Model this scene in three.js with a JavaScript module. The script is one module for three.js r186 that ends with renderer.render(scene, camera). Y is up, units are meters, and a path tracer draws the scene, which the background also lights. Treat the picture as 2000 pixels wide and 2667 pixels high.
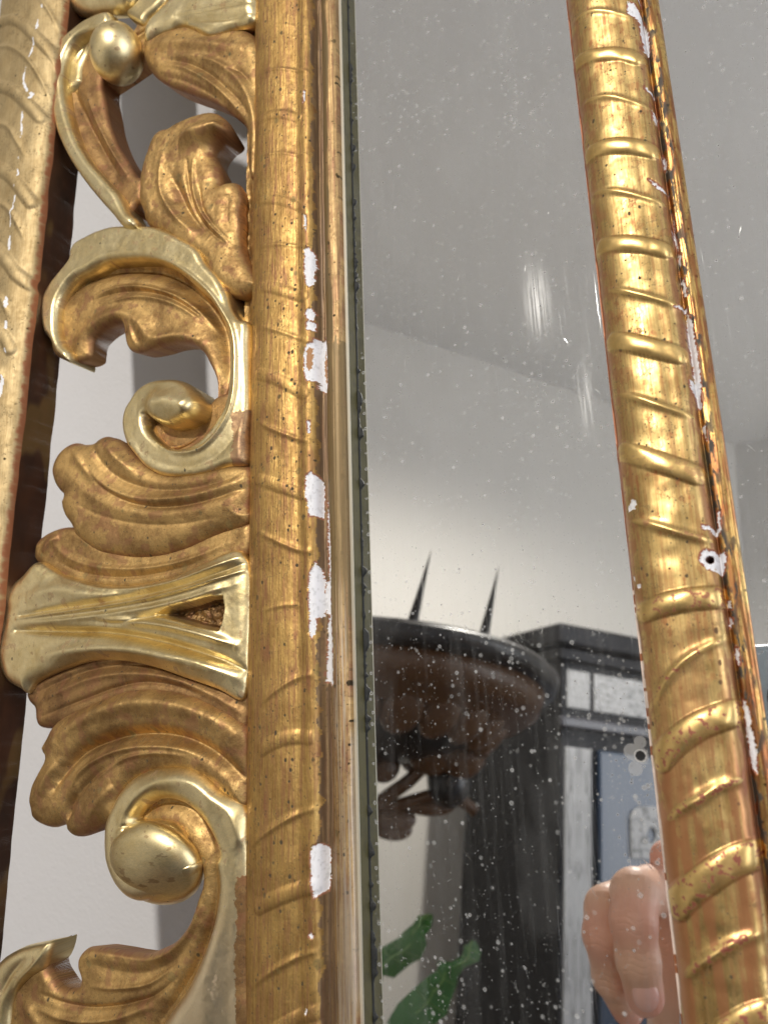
import * as THREE from 'three';
import { RoundedBoxGeometry } from 'three/addons/geometries/RoundedBoxGeometry.js';
import { MarchingCubes } from 'three/addons/objects/MarchingCubes.js';
import { RectAreaLightUniformsLib } from 'three/addons/lights/RectAreaLightUniformsLib.js';
import { mergeGeometries, mergeVertices } from 'three/addons/utils/BufferGeometryUtils.js';

// ---------------------------------------------------------------- camera, lamps, exposure
const W = 767, H = 1024;
const scene = new THREE.Scene();
scene.background = new THREE.Color(0x000000);
const camera = new THREE.PerspectiveCamera(67.32, W / H, 0.005, 40);
{
  const m = new THREE.Matrix4().set(0.890526,0.077186,0.448337,0.000000,-0.037871,0.994659,-0.096018,1.522964,-0.453353,0.068528,0.888693,0.163394, 0, 0, 0, 1);
  m.decompose(camera.position, camera.quaternion, camera.scale);
  camera.scale.set(1, 1, 1);
  camera.focus = 0.195; camera.userData.fStop = 20;
}
const renderer = new THREE.WebGLRenderer({ antialias: true });
renderer.setSize(W, H);
renderer.toneMapping = THREE.LinearToneMapping;
renderer.toneMappingExposure = 0.95;
renderer.shadowMap.enabled = true;
renderer.shadowMap.type = THREE.PCFSoftShadowMap;
RectAreaLightUniformsLib.init();

const LAMP = new THREE.Vector3(-0.170, 2.281, 0.975);
const spot = new THREE.SpotLight(0xfff9f0, 3.9, 0, 1.57, 0.35, 2);
spot.position.copy(LAMP); spot.target.position.set(LAMP.x - 0.35, 0, LAMP.z + 0.30);
spot.castShadow = true; spot.shadow.radius = 1.2; spot.shadow.mapSize.set(2048, 2048); spot.shadow.camera.near = 0.1;
scene.add(spot, spot.target);
const windowLight = new THREE.RectAreaLight(0xf6f2ea, 4.0, 1.5, 1.5);
windowLight.position.set(2.13, 1.75, 1.15); windowLight.lookAt(0, 1.6, 0.9);
scene.add(windowLight);

// ---------------------------------------------------------------- naming
const taken = {};
function numbered(n) { const k = taken[n] = (taken[n] ?? -1) + 1; return k ? n + '_' + String(k).padStart(3, '0') : n; }
function thing(name, label, category, pos = [0, 0, 0]) {
  const g = new THREE.Group(); g.name = numbered(name); g.userData = { label, category }; g.position.set(...pos); scene.add(g); return g;
}
function put(name, geo, mat, parent, label) {
  const m = new THREE.Mesh(geo, mat); m.name = parent === scene ? numbered(name) : name; m.castShadow = m.receiveShadow = true;
  if (label) m.userData.label = label; parent.add(m); return m;
}
function struct(name, geo, mat) { const m = put(name, geo, mat, scene); m.userData.kind = 'structure'; return m; }

// ---------------------------------------------------------------- noise
function rng(seed) { let a = seed >>> 0; return () => { a = (a + 0x6D2B79F5) | 0; let t = Math.imul(a ^ (a >>> 15), 1 | a); t = (t + Math.imul(t ^ (t >>> 7), 61 | t)) ^ t; return ((t ^ (t >>> 14)) >>> 0) / 4294967296; }; }
function hash(i, j, s) { let h = Math.imul(i, 374761393) + Math.imul(j, 668265263) + Math.imul(s, 1274126177); h = Math.imul(h ^ (h >>> 13), 1274126177); h ^= h >>> 16; return (h >>> 0) / 4294967296; }
function vn(x, y, s = 0) {
  const i = Math.floor(x), j = Math.floor(y), fx = x - i, fy = y - j, u = fx * fx * (3 - 2 * fx), v = fy * fy * (3 - 2 * fy);
  const a = hash(i, j, s), b = hash(i + 1, j, s), c = hash(i, j + 1, s), d = hash(i + 1, j + 1, s);
  return a + (b - a) * u + (c - a) * v + (a - b - c + d) * u * v;
}
function fbm(x, y, s = 0, o = 4) { let a = 0, w = 0.5, t = 0; for (let k = 0; k < o; k++) { a += w * vn(x, y, s + k * 17); t += w; x *= 2.03; y *= 2.03; w *= 0.5; } return a / t; }
const sst = (a, b, x) => { const t = Math.min(1, Math.max(0, (x - a) / (b - a))); return t * t * (3 - 2 * t); };
const clamp01 = (x) => Math.min(1, Math.max(0, x));
const mix = (a, b, t) => a + (b - a) * t;

// ---------------------------------------------------------------- curves in millimetres on the frame
function smoothLine(p, n, closed = false) {
  const c = new THREE.CatmullRomCurve3(p.map(([x, y]) => new THREE.Vector3(x, y, 0)), closed, 'centripetal');
  const q = closed ? c.getPoints(n) : c.getSpacedPoints(n);
  if (closed) q.pop();
  return q.map((v) => [v.x, v.y]);
}
function inside(p, x, y) { let r = false; for (let i = 0, j = p.length - 1; i < p.length; j = i++) { const [a, b] = p[i], [c, d] = p[j]; if ((b > y) !== (d > y) && x < ((c - a) * (y - b)) / (d - b) + a) r = !r; } return r; }
function distTo(p, x, y, closed) {
  let best = 1e9, at = 0; const n = closed ? p.length : p.length - 1;
  for (let i = 0; i < n; i++) {
    const [ax, ay] = p[i], [bx, by] = p[(i + 1) % p.length], ex = bx - ax, ey = by - ay, l = ex * ex + ey * ey;
    let t = l > 0 ? ((x - ax) * ex + (y - ay) * ey) / l : 0; t = t < 0 ? 0 : t > 1 ? 1 : t;
    const dx = x - ax - ex * t, dy = y - ay - ey * t, d = dx * dx + dy * dy;
    if (d < best) { best = d; at = (i + t) / n; }
  }
  return [Math.sqrt(best), at];
}
// a carving stroke: p line, w half width, h height (below 0 a groove), flat: a bead with round ends
function stroke(p, w, h, o = {}) {
  const q = smoothLine(p, o.n ?? 22); let x0 = 1e9, x1 = -1e9, y0 = 1e9, y1 = -1e9;
  for (const [x, y] of q) { x0 = Math.min(x0, x); x1 = Math.max(x1, x); y0 = Math.min(y0, y); y1 = Math.max(y1, y); }
  const m = w * 3; return { q, w, h, x0: x0 - m, x1: x1 + m, y0: y0 - m, y1: y1 + m, ...o };
}
function strokeAt(s, x, y) {
  if (x < s.x0 || x > s.x1 || y < s.y0 || y > s.y1) return 0;
  const [d, t] = distTo(s.q, x, y, false);
  if (d > s.w * 3) return 0;
  if (s.bead) { const k = d / s.w; return k < 1.5 ? s.h * Math.pow(Math.max(0, 1 - (k / 1.5) ** 2.4), 0.8) : 0; }
  const tp = s.even ? 1 : Math.min(1, Math.pow(Math.max(0, Math.sin(Math.PI * Math.min(0.985, Math.max(0.015, t)))), 0.55) * 1.1);
  return s.h * tp * Math.exp(-((d / s.w) ** (s.h < 0 ? 1.5 : 1.8)) * 1.08);
}
const lineOf = (p, n = 24) => smoothLine(p, n);

// ---------------------------------------------------------------- gilding
const BOLE = [0.23, 0.075, 0.035], DIRT = [0.035, 0.028, 0.014], GESSO = [0.80, 0.80, 0.80];
function spotField(x, y, cell, prob, r0, r1, s) {
  const ci = Math.floor(x / cell), cj = Math.floor(y / cell); let best = 0;
  for (let i = ci - 1; i <= ci + 1; i++) for (let j = cj - 1; j <= cj + 1; j++) {
    if (hash(i, j, s) > prob) continue;
    const px = (i + hash(i, j, s + 1)) * cell, py = (j + hash(i, j, s + 2)) * cell, r = mix(r0, r1, hash(i, j, s + 3) ** 2);
    const dx = x - px, dy = (y - py) * mix(0.6, 1, hash(i, j, s + 4));
    const d = Math.hypot(dx, dy) / r * (0.75 + 0.5 * vn(x * 4 / r * 0.3, y * 4 / r * 0.3, s + 5));
    best = Math.max(best, 1 - sst(0.7, 1.05, d));
  }
  return best;
}
// [r, g, b, roughness, metalness] of gilding of a kind at a place in mm; d is the distance to the edge of the piece
const STYLE = {
  pale: { c: [0.82, 0.69, 0.40], c2: [0.68, 0.54, 0.27], ro: 0.38, rv: 0.08 },
  bronze: { c: [0.58, 0.385, 0.155], c2: [0.28, 0.165, 0.068], ro: 0.57, rv: 0.16 },
  umber: { c: [0.42, 0.26, 0.11], c2: [0.21, 0.115, 0.055], ro: 0.56, rv: 0.14 },
  rail: { c: [0.56, 0.365, 0.13], c2: [0.33, 0.195, 0.07], ro: 0.57, rv: 0.14 },
  rail2: { c: [0.68, 0.495, 0.205], c2: [0.42, 0.27, 0.10], ro: 0.44, rv: 0.14 },
  champagne: { c: [0.52, 0.405, 0.225], c2: [0.42, 0.31, 0.155], ro: 0.64, rv: 0.08 },
};
function gilding(style, x, y, d, s) {
  const S = STYLE[style], o = [0, 0, 0, 0, 1];
  const big = fbm(x * 0.16, y * 0.16, s, 3), mid = fbm(x * 0.9, y * 0.9, s + 40, 4), fine = vn(x * 5.5, y * 5.5, s + 80);
  let k = clamp01(sst(0.25, 0.75, big) * 0.75 + (mid - 0.5) * 0.9 + (fine - 0.5) * 0.25);
  let rough = S.ro + (mid - 0.5) * S.rv * 1.6 + (fine - 0.5) * 0.06, metal = 1;
  const rail = style === 'rail' || style === 'rail2' || style === 'champagne';
  let streak = 0;
  if (rail) { streak = fbm(x * 4.2, y * 0.16, s + 9, 3); k = clamp01(k * 0.7 + (streak - 0.5) * 1.3 + 0.12); rough += (streak - 0.5) * 0.12; }
  else { // short hair-like brush marks
    const a = vn(x * 0.12, y * 0.12, s + 5) * 5, u = x * Math.cos(a) + y * Math.sin(a), v = -x * Math.sin(a) + y * Math.cos(a);
    streak = fbm(u * 0.5, v * 3.2, s + 11, 2); k = clamp01(k + (streak - 0.5) * (style === 'pale' ? 0.3 : 0.85));
  }
  for (let c = 0; c < 3; c++) o[c] = mix(S.c[c], S.c2[c], k) * (1 + (fine - 0.5) * 0.22 + (vn(x * 9, y * (rail ? 2.2 : 9), s + 85) - 0.5) * 0.16);
  const to = (col, t, r, m) => { for (let c = 0; c < 3; c++) o[c] = mix(o[c], col[c], t); rough = mix(rough, r, t); metal = mix(metal, m, t); };
  // gold leaf rubbed through to the clay
  let rub = 0;
  if (style === 'rail') rub = sst(0.54, 0.66, fbm(x * 2.2, y * 0.13, s + 31, 3)) * 0.6 + sst(0.66, 0.72, fbm(x * 0.5, y * 0.22, s + 35, 4)) * 0.35;
  if (style === 'rail2') rub = sst(0.52, 0.64, fbm(x * 2.8, y * 0.09, s + 31, 3)) * 0.4 + sst(0.64, 0.70, fbm(x * 0.7, y * 0.5, s + 37, 4)) * 0.4;
  if (style === 'bronze' || style === 'umber') rub = sst(0.58, 0.70, fbm(x * 0.35, y * 0.35, s + 31, 4)) * 0.65 + sst(1.5, 0.3, d + (mid - 0.5) * 2.4) * 0.75;
  if (style === 'pale') rub = sst(0.70, 0.74, fbm(x * 0.42, y * 0.42, s + 31, 5)) * 0.55;
  to(style === 'rail2' ? [0.30, 0.085, 0.03] : [0.27, 0.115, 0.055], clamp01(rub) * 0.85, 0.5, 0.55);
  if (style !== 'pale') {
    const crack = 1 - sst(0.0, 0.03, Math.abs(fbm(x * 0.8, y * 0.5, s + 61, 3) - 0.5));
    to(DIRT, crack * 0.5 * sst(0.45, 0.6, vn(x * 0.3, y * 0.3, s + 63)), 0.7, 0.3);
  }
  const pit = spotField(x, y, style === 'pale' ? 7 : rail ? 3.0 : 5, style === 'champagne' ? 0.08 : style === 'pale' ? 0.2 : 0.42, 0.13, 0.42, s + 71); to(DIRT, pit * 0.92, 0.8, 0.1);
  if (style === 'rail') { const p3 = spotField(x, y, 6.5, 0.5, 0.25, 0.62, s + 121); to([0.07, 0.052, 0.02], p3 * 0.8, 0.8, 0.15); }
  const pit2 = spotField(x, y, 1.7, style === 'pale' || style === 'champagne' ? 0.05 : 0.34, 0.07, 0.17, s + 91); to(DIRT, pit2 * 0.8, 0.8, 0.2);
  if (style === 'rail' || style === 'bronze') { const st = spotField(x, y, 11, 0.4, 0.5, 1.3, s + 101); to([0.13, 0.105, 0.03], st * 0.6 * (0.6 + 0.4 * fine), 0.6, 0.2); }
  o[3] = clamp01(rough); o[4] = clamp01(metal);
  o[5] = clamp01(0.5 + (streak - 0.5) * 0.9 + (vn(x * 3.2, y * (rail ? 1.6 : 3.2), s + 87) - 0.5) * 0.35 + (fine - 0.5) * 0.25 - pit * 0.5 - pit2 * 0.3); return o;
}
function dataTex(w, h, f, srgb) {
  const d = new Uint8Array(w * h * 4);
  for (let j = 0; j < h; j++) for (let i = 0; i < w; i++) {
    const c = f((i + 0.5) / w, (j + 0.5) / h), k = (j * w + i) * 4;
    for (let q = 0; q < 3; q++) { let v = clamp01(c[q]); if (srgb) v = v <= 0.0031308 ? 12.92 * v : 1.055 * v ** (1 / 2.4) - 0.055; d[k + q] = Math.round(v * 255); }
    d[k + 3] = 255;
  }
  const t = new THREE.DataTexture(d, w, h); t.magFilter = t.minFilter = THREE.LinearFilter; t.wrapS = t.wrapT = THREE.ClampToEdgeWrapping;
  if (srgb) t.colorSpace = THREE.SRGBColorSpace; t.needsUpdate = true; return t;
}
// fine tool marks, one tile 16 mm wide
function tile(f, n = 512) { const t = dataTex(n, n, (u, v) => { const h = f(u, v); return [h, h, h]; }); t.wrapS = t.wrapT = THREE.RepeatWrapping; return t; }
const wrapN = (u, v, fu, fv, s) => { // tileable value noise
  const x = u * fu, y = v * fv, i = Math.floor(x), j = Math.floor(y), a = x - i, b = y - j, p = a * a * (3 - 2 * a), q = b * b * (3 - 2 * b);
  const h = (m, n) => hash(((m % fu) + fu) % fu, ((n % fv) + fv) % fv, s);
  return mix(mix(h(i, j), h(i + 1, j), p), mix(h(i, j + 1), h(i + 1, j + 1), p), q);
};
const TOOL = tile((u, v) => 0.12 * wrapN(u, v, 24, 24, 1) + 0.28 * wrapN(u, v, 60, 44, 2) + 0.35 * wrapN(u, v, 130, 130, 3) + 0.25 * wrapN(u, v, 250, 250, 4));
const BRUSH = null && tile((u, v) => 0.35 * wrapN(u, v, 60, 6, 11) + 0.3 * wrapN(u, v, 140, 14, 12) + 0.2 * wrapN(u, v, 110, 110, 13) + 0.15 * wrapN(u, v, 250, 250, 14));
function scaled(t, wmm, hmm) { const c = t.clone(); c.repeat.set(wmm / 16, hmm / 16); c.needsUpdate = true; return c; }

// ---------------------------------------------------------------- relief: a carved height field cut to an outline
const MM = 0.001;
function relief(o, parent) {
  const cell = o.cell ?? 0.25, z = o.z, poly = o.poly;
  let x0, x1, y0, y1;
  if (poly) { x0 = y0 = 1e9; x1 = y1 = -1e9; for (const [x, y] of poly) { x0 = Math.min(x0, x); x1 = Math.max(x1, x); y0 = Math.min(y0, y); y1 = Math.max(y1, y); } x0 -= cell * 1.5; y0 -= cell * 1.5; x1 += cell * 1.5; y1 += cell * 1.5; }
  else [x0, x1, y0, y1] = o.rect;
  const cy = o.cellY ?? cell, nx = Math.ceil((x1 - x0) / cell) + 1, ny = Math.ceil((y1 - y0) / cy) + 1, sx = (x1 - x0) / (nx - 1), sy = (y1 - y0) / (ny - 1);
  const D = new Float32Array(nx * ny);
  for (let j = 0; j < ny; j++) for (let i = 0; i < nx; i++) {
    const x = x0 + i * sx, y = y0 + j * sy; let d = 50;
    if (o.dist) { d = o.dist(x, y); if (Math.abs(d) < 1e-4) d = 1e-4; } else if (poly) { d = distTo(poly, x, y, true)[0]; if (!inside(poly, x, y)) d = -d; if (Math.abs(d) < 1e-4) d = 1e-4; }
    D[j * nx + i] = d;
  }
  const dAt = (x, y) => {
    const u = Math.min(nx - 1.001, Math.max(0, (x - x0) / sx)), v = Math.min(ny - 1.001, Math.max(0, (y - y0) / sy)), i = Math.floor(u), j = Math.floor(v), a = u - i, b = v - j, k = j * nx + i;
    return mix(mix(D[k], D[k + 1], a), mix(D[k + nx], D[k + nx + 1], a), b);
  };
  const pos = [], id = new Int32Array(nx * ny).fill(-1), edge = new Map();
  const vert = (x, y, d) => { pos.push(x, y, z(x, y, d)); return pos.length / 3 - 1; };
  const grid = (i, j) => { const k = j * nx + i; if (id[k] < 0) id[k] = vert(x0 + i * sx, y0 + j * sy, D[k]); return id[k]; };
  const cross = (ia, ja, ib, jb) => {
    const a = ja * nx + ia, b = jb * nx + ib, key = Math.min(a, b) * 4 + (ia === ib ? 1 : 0);
    if (!edge.has(key)) { const t = D[a] / (D[a] - D[b]); edge.set(key, vert(x0 + (ia + (ib - ia) * t) * sx, y0 + (ja + (jb - ja) * t) * sy, 0)); }
    return edge.get(key);
  };
  const groups = {}, rim = [], label = o.label ?? (() => '');
  for (let j = 0; j < ny - 1; j++) for (let i = 0; i < nx - 1; i++) {
    const C = [[i, j], [i + 1, j], [i + 1, j + 1], [i, j + 1]], loop = [], cr = [];
    for (let k = 0; k < 4; k++) {
      const [a, b] = C[k], [c, e] = C[(k + 1) % 4], da = D[b * nx + a], db = D[e * nx + c];
      if (da > 0) loop.push(grid(a, b));
      if ((da > 0) !== (db > 0)) { const v = cross(a, b, c, e); loop.push(v); cr.push([v, da > 0]); }
    }
    if (loop.length < 3) continue;
    const key = label(x0 + (i + 0.5) * sx, y0 + (j + 0.5) * sy, dAt(x0 + (i + 0.5) * sx, y0 + (j + 0.5) * sy)); const g = groups[key] ??= [];
    for (let k = 1; k < loop.length - 1; k++) g.push(loop[0], loop[k], loop[k + 1]);
    if (cr.length === 2) { const out = cr.find((c) => c[1])[0], inn = cr.find((c) => !c[1])[0]; rim.push([out, inn]); }
  }
  if (!poly) { for (let j = 0; j < ny - 1; j++) { rim.push([grid(nx - 1, j), grid(nx - 1, j + 1)]); rim.push([grid(0, j + 1), grid(0, j)]); } for (let i = 0; i < nx - 1; i++) { rim.push([grid(i + 1, ny - 1), grid(i, ny - 1)]); rim.push([grid(i, 0), grid(i + 1, 0)]); } }
  const N = pos.length / 3, P = new Float32Array(N * 3); for (let k = 0; k < N * 3; k++) P[k] = pos[k] * MM;
  const all = new THREE.BufferGeometry(); all.setAttribute('position', new THREE.BufferAttribute(P, 3)); all.setIndex(Object.values(groups).flat()); all.computeVertexNormals();
  const nor = all.attributes.normal.array, uv = new Float32Array(N * 2);
  for (let k = 0; k < N; k++) { uv[k * 2] = (pos[k * 3] - x0) / (x1 - x0); uv[k * 2 + 1] = (pos[k * 3 + 1] - y0) / (y1 - y0); }
  const zb = o.zb ?? -5;
  const geo = (idx, skirts) => {
    const map = new Map(), p = [], n = [], t = [], ix = [];
    for (const v of idx) { if (!map.has(v)) { map.set(v, p.length / 3); p.push(P[v * 3], P[v * 3 + 1], P[v * 3 + 2]); n.push(nor[v * 3], nor[v * 3 + 1], nor[v * 3 + 2]); t.push(uv[v * 2], uv[v * 2 + 1]); } ix.push(map.get(v)); }
    if (skirts) for (const [a, b] of skirts) {
      const ax = pos[a * 3], ay = pos[a * 3 + 1], bx = pos[b * 3], by = pos[b * 3 + 1]; let ex = by - ay, ey = ax - bx; const l = Math.hypot(ex, ey) || 1; ex /= l; ey /= l; if (o.flip) { ex = -ex; ey = -ey; }
      const base = p.length / 3, und = o.under ?? 0, zq = Math.min(zb, pos[a * 3 + 2] - 0.3);
      for (const v of [a, b]) { p.push(P[v * 3], P[v * 3 + 1], P[v * 3 + 2]); n.push(ex, ey, 0); t.push(uv[v * 2], uv[v * 2 + 1]); }
      for (const v of [a, b]) { p.push(P[v * 3] - ex * und * MM, P[v * 3 + 1] - ey * und * MM, zq * MM); n.push(ex, ey, 0); t.push(uv[v * 2], uv[v * 2 + 1]); }
      ix.push(base, base + 2, base + 3, base, base + 3, base + 1);
    }
    const g = new THREE.BufferGeometry();
    g.setAttribute('position', new THREE.Float32BufferAttribute(p, 3)); g.setAttribute('normal', new THREE.Float32BufferAttribute(n, 3)); g.setAttribute('uv', new THREE.Float32BufferAttribute(t, 2)); g.setIndex(ix); return g;
  };
  // materials baked over the piece
  const ppm = o.ppm ?? 7, tw = Math.min(2040, Math.ceil((x1 - x0) * ppm)), th = Math.min(2040, Math.ceil((y1 - y0) * ppm));
  const col = new Float32Array(tw * th * 6);
  for (let j = 0; j < th; j++) for (let i = 0; i < tw; i++) { const x = x0 + (i + 0.5) / tw * (x1 - x0), y = y0 + (j + 0.5) / th * (y1 - y0); const pq = o.paint(x, y, dAt(x, y)); if (!(pq[5] >= 0)) pq[5] = 0.5; col.set(pq, (j * tw + i) * 6); }
  const at = (u, v) => (Math.min(th - 1, Math.floor(v * th)) * tw + Math.min(tw - 1, Math.floor(u * tw))) * 6;
  const map = dataTex(tw, th, (u, v) => { const k = at(u, v); return [col[k], col[k + 1], col[k + 2]]; }, true);
  const orm = dataTex(tw, th, (u, v) => { const k = at(u, v); return [1, col[k + 3], col[k + 4]]; });
  const mat = new THREE.MeshStandardMaterial({ map, roughnessMap: orm, metalnessMap: orm, roughness: 1, metalness: 1, bumpMap: dataTex(tw, th, (u, v) => { const k = at(u, v) + 5; return [col[k], col[k], col[k]]; }), bumpScale: (o.bump ?? (o.style === 'pale' ? 0.018 : 0.06)) * MM });
  const main = put(o.name, geo(groups[''] ?? [], o.side ? null : rim), mat, parent, o.labelText);
  if (o.side) { let g = geo([], rim); g.deleteAttribute('normal'); g.deleteAttribute('uv'); g = mergeVertices(g, 1e-7); g.computeVertexNormals(); g.setAttribute('uv', new THREE.Float32BufferAttribute(new Float32Array(g.attributes.position.count * 2), 2)); const u = g.attributes.uv, q = g.attributes.position; for (let k = 0; k < u.count; k++) u.setXY(k, (q.getY(k) / MM - y0) / (y1 - y0), 1 - (q.getZ(k) / MM - zb) / 18); put(o.side.name, g, o.side.mat, main); }
  const kids = {};
  for (const [k, idx] of Object.entries(groups)) if (k !== '') { const nm = k.replace(/#.*/, ''); kids[k] = put(nm, geo(idx), o.mats?.[nm] ?? mat, main); }
  main.userData.poly = undefined; delete main.userData.poly;
  return { main, kids, mat };
}
const prof = (d, r) => { const t = Math.min(1, Math.max(0, d / r)); return Math.sqrt(1 - (1 - t) * (1 - t)); };
function carve(o, parent) {
  const poly = smoothLine(o.out, o.n ?? 260, true), S = (o.strokes ?? []), seed = o.seed ?? 1;
  if (o.style !== 'pale') for (const q of S) { q.h *= 1.15; q.w *= 1.2; }
  const z = (x, y, d) => {
    const k = prof(d, o.r); let h = o.ze + o.e * k, s = 0;
    for (const q of S) s += strokeAt(q, x, y);
    if (o.tilt) h += o.tilt(x, y, d) * (o.tiltAll ? 1 : k);
    return h + s * Math.min(1, k * 1.15) + (fbm(x * 0.3, y * 0.3, seed, 3) - 0.5) * (o.wob ?? (o.style === 'pale' ? 0.15 : 0.28)) * k + (fbm(x * 1.3, y * 1.3, seed + 7, 2) - 0.5) * (o.style === 'pale' ? 0.012 : 0.025) * k;
  };
  const lbl = o.label;
  return relief({ ...o, poly, z, label: lbl, paint: o.paint ?? ((x, y, d) => gilding(o.style, x, y, d, seed * 13)) }, parent);
}

// ================================================================ the mirror
const LEAN = THREE.MathUtils.degToRad(8), ROLL = THREE.MathUtils.degToRad(3.7);
const mirror = thing('gilt_mirror', 'carved and gilded wooden mirror frame with pierced scrolls and foxed glass', 'mirror', [0, 1.5, 0]);
mirror.rotation.set(-LEAN, 0, ROLL);

// ---- glass
function paneTex(x0, x1, y0, y1, seed, ppm) {
  const w = Math.ceil((x1 - x0) * ppm), h = Math.min(2040, Math.ceil((y1 - y0) * ppm)), n = w * h, r = rng(seed);
  const c = new Float32Array(n).fill(0), ro = new Float32Array(n).fill(0.0), me = new Float32Array(n).fill(0), dk = new Float32Array(n);
  const sx = w / (x1 - x0), sy = h / (y1 - y0);
  const stamp = (px, py, rad, f) => { for (let j = Math.floor((py - rad - y0) * sy); j <= (py + rad - y0) * sy; j++) for (let i = Math.floor((px - rad - x0) * sx); i <= (px + rad - x0) * sx; i++) if (i >= 0 && j >= 0 && i < w && j < h) f(j * w + i, Math.hypot(x0 + (i + 0.5) / sx - px, y0 + (j + 0.5) / sy - py) / rad); };
  const count = Math.round((x1 - x0) * (y1 - y0) * 0.21);
  const clusters = Array.from({ length: 26 }, () => [x0 + r() * (x1 - x0), y0 + r() * (y1 - y0), 7 + r() * 16]);
  for (let k = 0; k < count; k++) {
    let px = x0 + r() * (x1 - x0), py = y0 + r() * (y1 - y0);
    if (r() < 0.55) { const q = clusters[Math.floor(r() * clusters.length)], a = r() * 6.283, d = Math.sqrt(-Math.log(1 - r() * 0.99)) * q[2] * 0.5; px = q[0] + Math.cos(a) * d; py = q[1] + Math.sin(a) * d * 1.6; }
    const sz = 0.09 + 0.46 * r() ** 2.8, ring = sz > 0.2 && r() < 0.6, st = 0.07 + 0.36 * r() ** 1.5, dark = r() < 0.35 && sz > 0.12;
    stamp(px, py, sz * 1.3, (q, d) => { d *= 1.3; const body = 1 - sst(0.45, 1.25, d); const v = ring ? body * (0.45 + 0.55 * sst(0.25, 0.6, d)) : body; me[q] = Math.max(me[q], v * st * 0.8); if (dark && d < 0.3) dk[q] = Math.max(dk[q], 1 - sst(0.15, 0.32, d)); });
  }
  for (let k = 0; k < count * 2.2; k++) { const px = x0 + r() * (x1 - x0), py = y0 + r() * (y1 - y0), st = 0.06 + 0.36 * r() ** 3; stamp(px, py, 0.11, (q, d) => { me[q] = Math.max(me[q], (1 - sst(0.3, 1, d)) * st); }); }
  // wiping scratches
  const scratch = (px, py, a, len, v) => { const m = Math.ceil(len * sy * 1.2); for (let k = 0; k <= m; k++) { const t = k / m, i = Math.floor((px + Math.cos(a) * len * t - x0) * sx), j = Math.floor((py + Math.sin(a) * len * t - y0) * sy); if (i >= 0 && j >= 0 && i < w && j < h) ro[j * w + i] = Math.max(ro[j * w + i], v * Math.sin(Math.PI * t)); } };
  for (let k = 0; k < (x1 - x0) * 22; k++) scratch(x0 + r() * (x1 - x0), y0 + r() * (y1 - y0), Math.PI / 2 + (r() - 0.5) * 0.12, 4 + r() * 22, 0.015 + 0.05 * r() ** 2);
  for (let k = 0; k < (x1 - x0) * 1.2; k++) scratch(x0 + r() * (x1 - x0), y0 + r() * (y1 - y0), Math.PI / 2 + (r() - 0.5) * 1.6, 1 + r() * 3, 0.06 + r() * 0.14);
  for (const [cx, cy, ex, ey, a, cnt, v] of WIPES) for (let k = 0; k < cnt; k++) { const g = () => (r() + r() + r() - 1.5) * 1.1; const px = cx + g() * ex, py = cy + g() * ey; if (px > x0 && px < x1) scratch(px, py, a + (r() - 0.5) * 0.25, 0.8 + r() * 3.5, v * (0.04 + r() * 0.16)); }
  return { w, h, c, ro, me, dk, sx, sy };
}
const SMEAR = [[...[[-40.45,93.02]][0], 4.6, 15, 0.095], [...[[-31.15,63.86]][0], 2.8, 13, 0.085], [...[[-41.97,174]][0], 6, 15, 0.105], [...[[-38.01,144.52]][0], 8, 34, 0.05]];
const WIPES = [[...[[-41,93.18]][0], 3.2, 13, 1.55, 170, 0.30], [...[[-31.45,63.92]][0], 2.2, 12, 1.62, 120, 0.30], [...[[-42.07,172.55]][0], 7, 16, 1.0, 150, 0.32], [...[[-36.24,136.86]][0], 4, 26, 1.50, 90, 0.16], [...[[-49.61,13.22]][0], 5, 6, 2.2, 50, 0.3]];
function pane(x0, x1, y0, y1, seed, extra) {
  const T = paneTex(x0, x1, y0, y1, seed, 6.2); extra?.(T, x0, y0);
  for (let j = 0; j < T.h; j++) for (let i = 0; i < T.w; i++) { for (const [cx, cy, ex, ey, v] of SMEAR) { const px = x0 + i / T.sx, py = y0 + j / T.sy, k = ((px - cx) / ex) ** 2 + ((py - cy) / ey) ** 2; if (k < 4) T.ro[j * T.w + i] = Math.max(T.ro[j * T.w + i], v * Math.exp(-k * 1.1) * (0.6 + 0.4 * sst(0.35, 0.65, fbm(px * 3.5, py * 0.10, 401, 3)))); } const x = x0 + i / T.sx, y = y0 + j / T.sy, q = j * T.w + i; T.me[q] = Math.max(T.me[q], 0.013 * sst(0.42, 0.75, fbm(x * 0.9, y * 0.03, seed + 300, 4)) * (0.6 + 0.8 * vn(x * 6, y * 0.15, seed + 301)) + 0.015 * sst(0.5, 0.7, fbm(x * 0.12, y * 0.05, seed + 310, 3))); }
  const at = (u, v) => Math.min(T.h - 1, Math.floor(v * T.h)) * T.w + Math.min(T.w - 1, Math.floor(u * T.w));
  const map = dataTex(T.w, T.h, (u, v) => { const k = at(u, v), m = clamp01(T.me[k]), d = T.dk[k]; const b = [0.905, 0.915, 0.905]; const t = clamp01(m * 1.5) * 0.92, w = 0.38; return b.map((q) => mix(mix(q, w, t), 0.03, d)); }, true);
  const orm = dataTex(T.w, T.h, (u, v) => { const k = at(u, v), m = clamp01(T.me[k]); return [1, clamp01(0.012 + T.ro[k] + 0.9 * sst(0.5, 0.68, m)), (1 - clamp01(m * 1.5) * 0.92) * (1 - T.dk[k])]; });
  const g = new THREE.BoxGeometry((x1 - x0) * MM, (y1 - y0) * MM, 0.003); g.translate((x0 + x1) / 2 * MM, (y0 + y1) / 2 * MM, -0.0015);
  return put('mirror_pane', g, new THREE.MeshStandardMaterial({ map, roughnessMap: orm, metalnessMap: orm, roughness: 1, metalness: 1 }), mirror);
}
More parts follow.
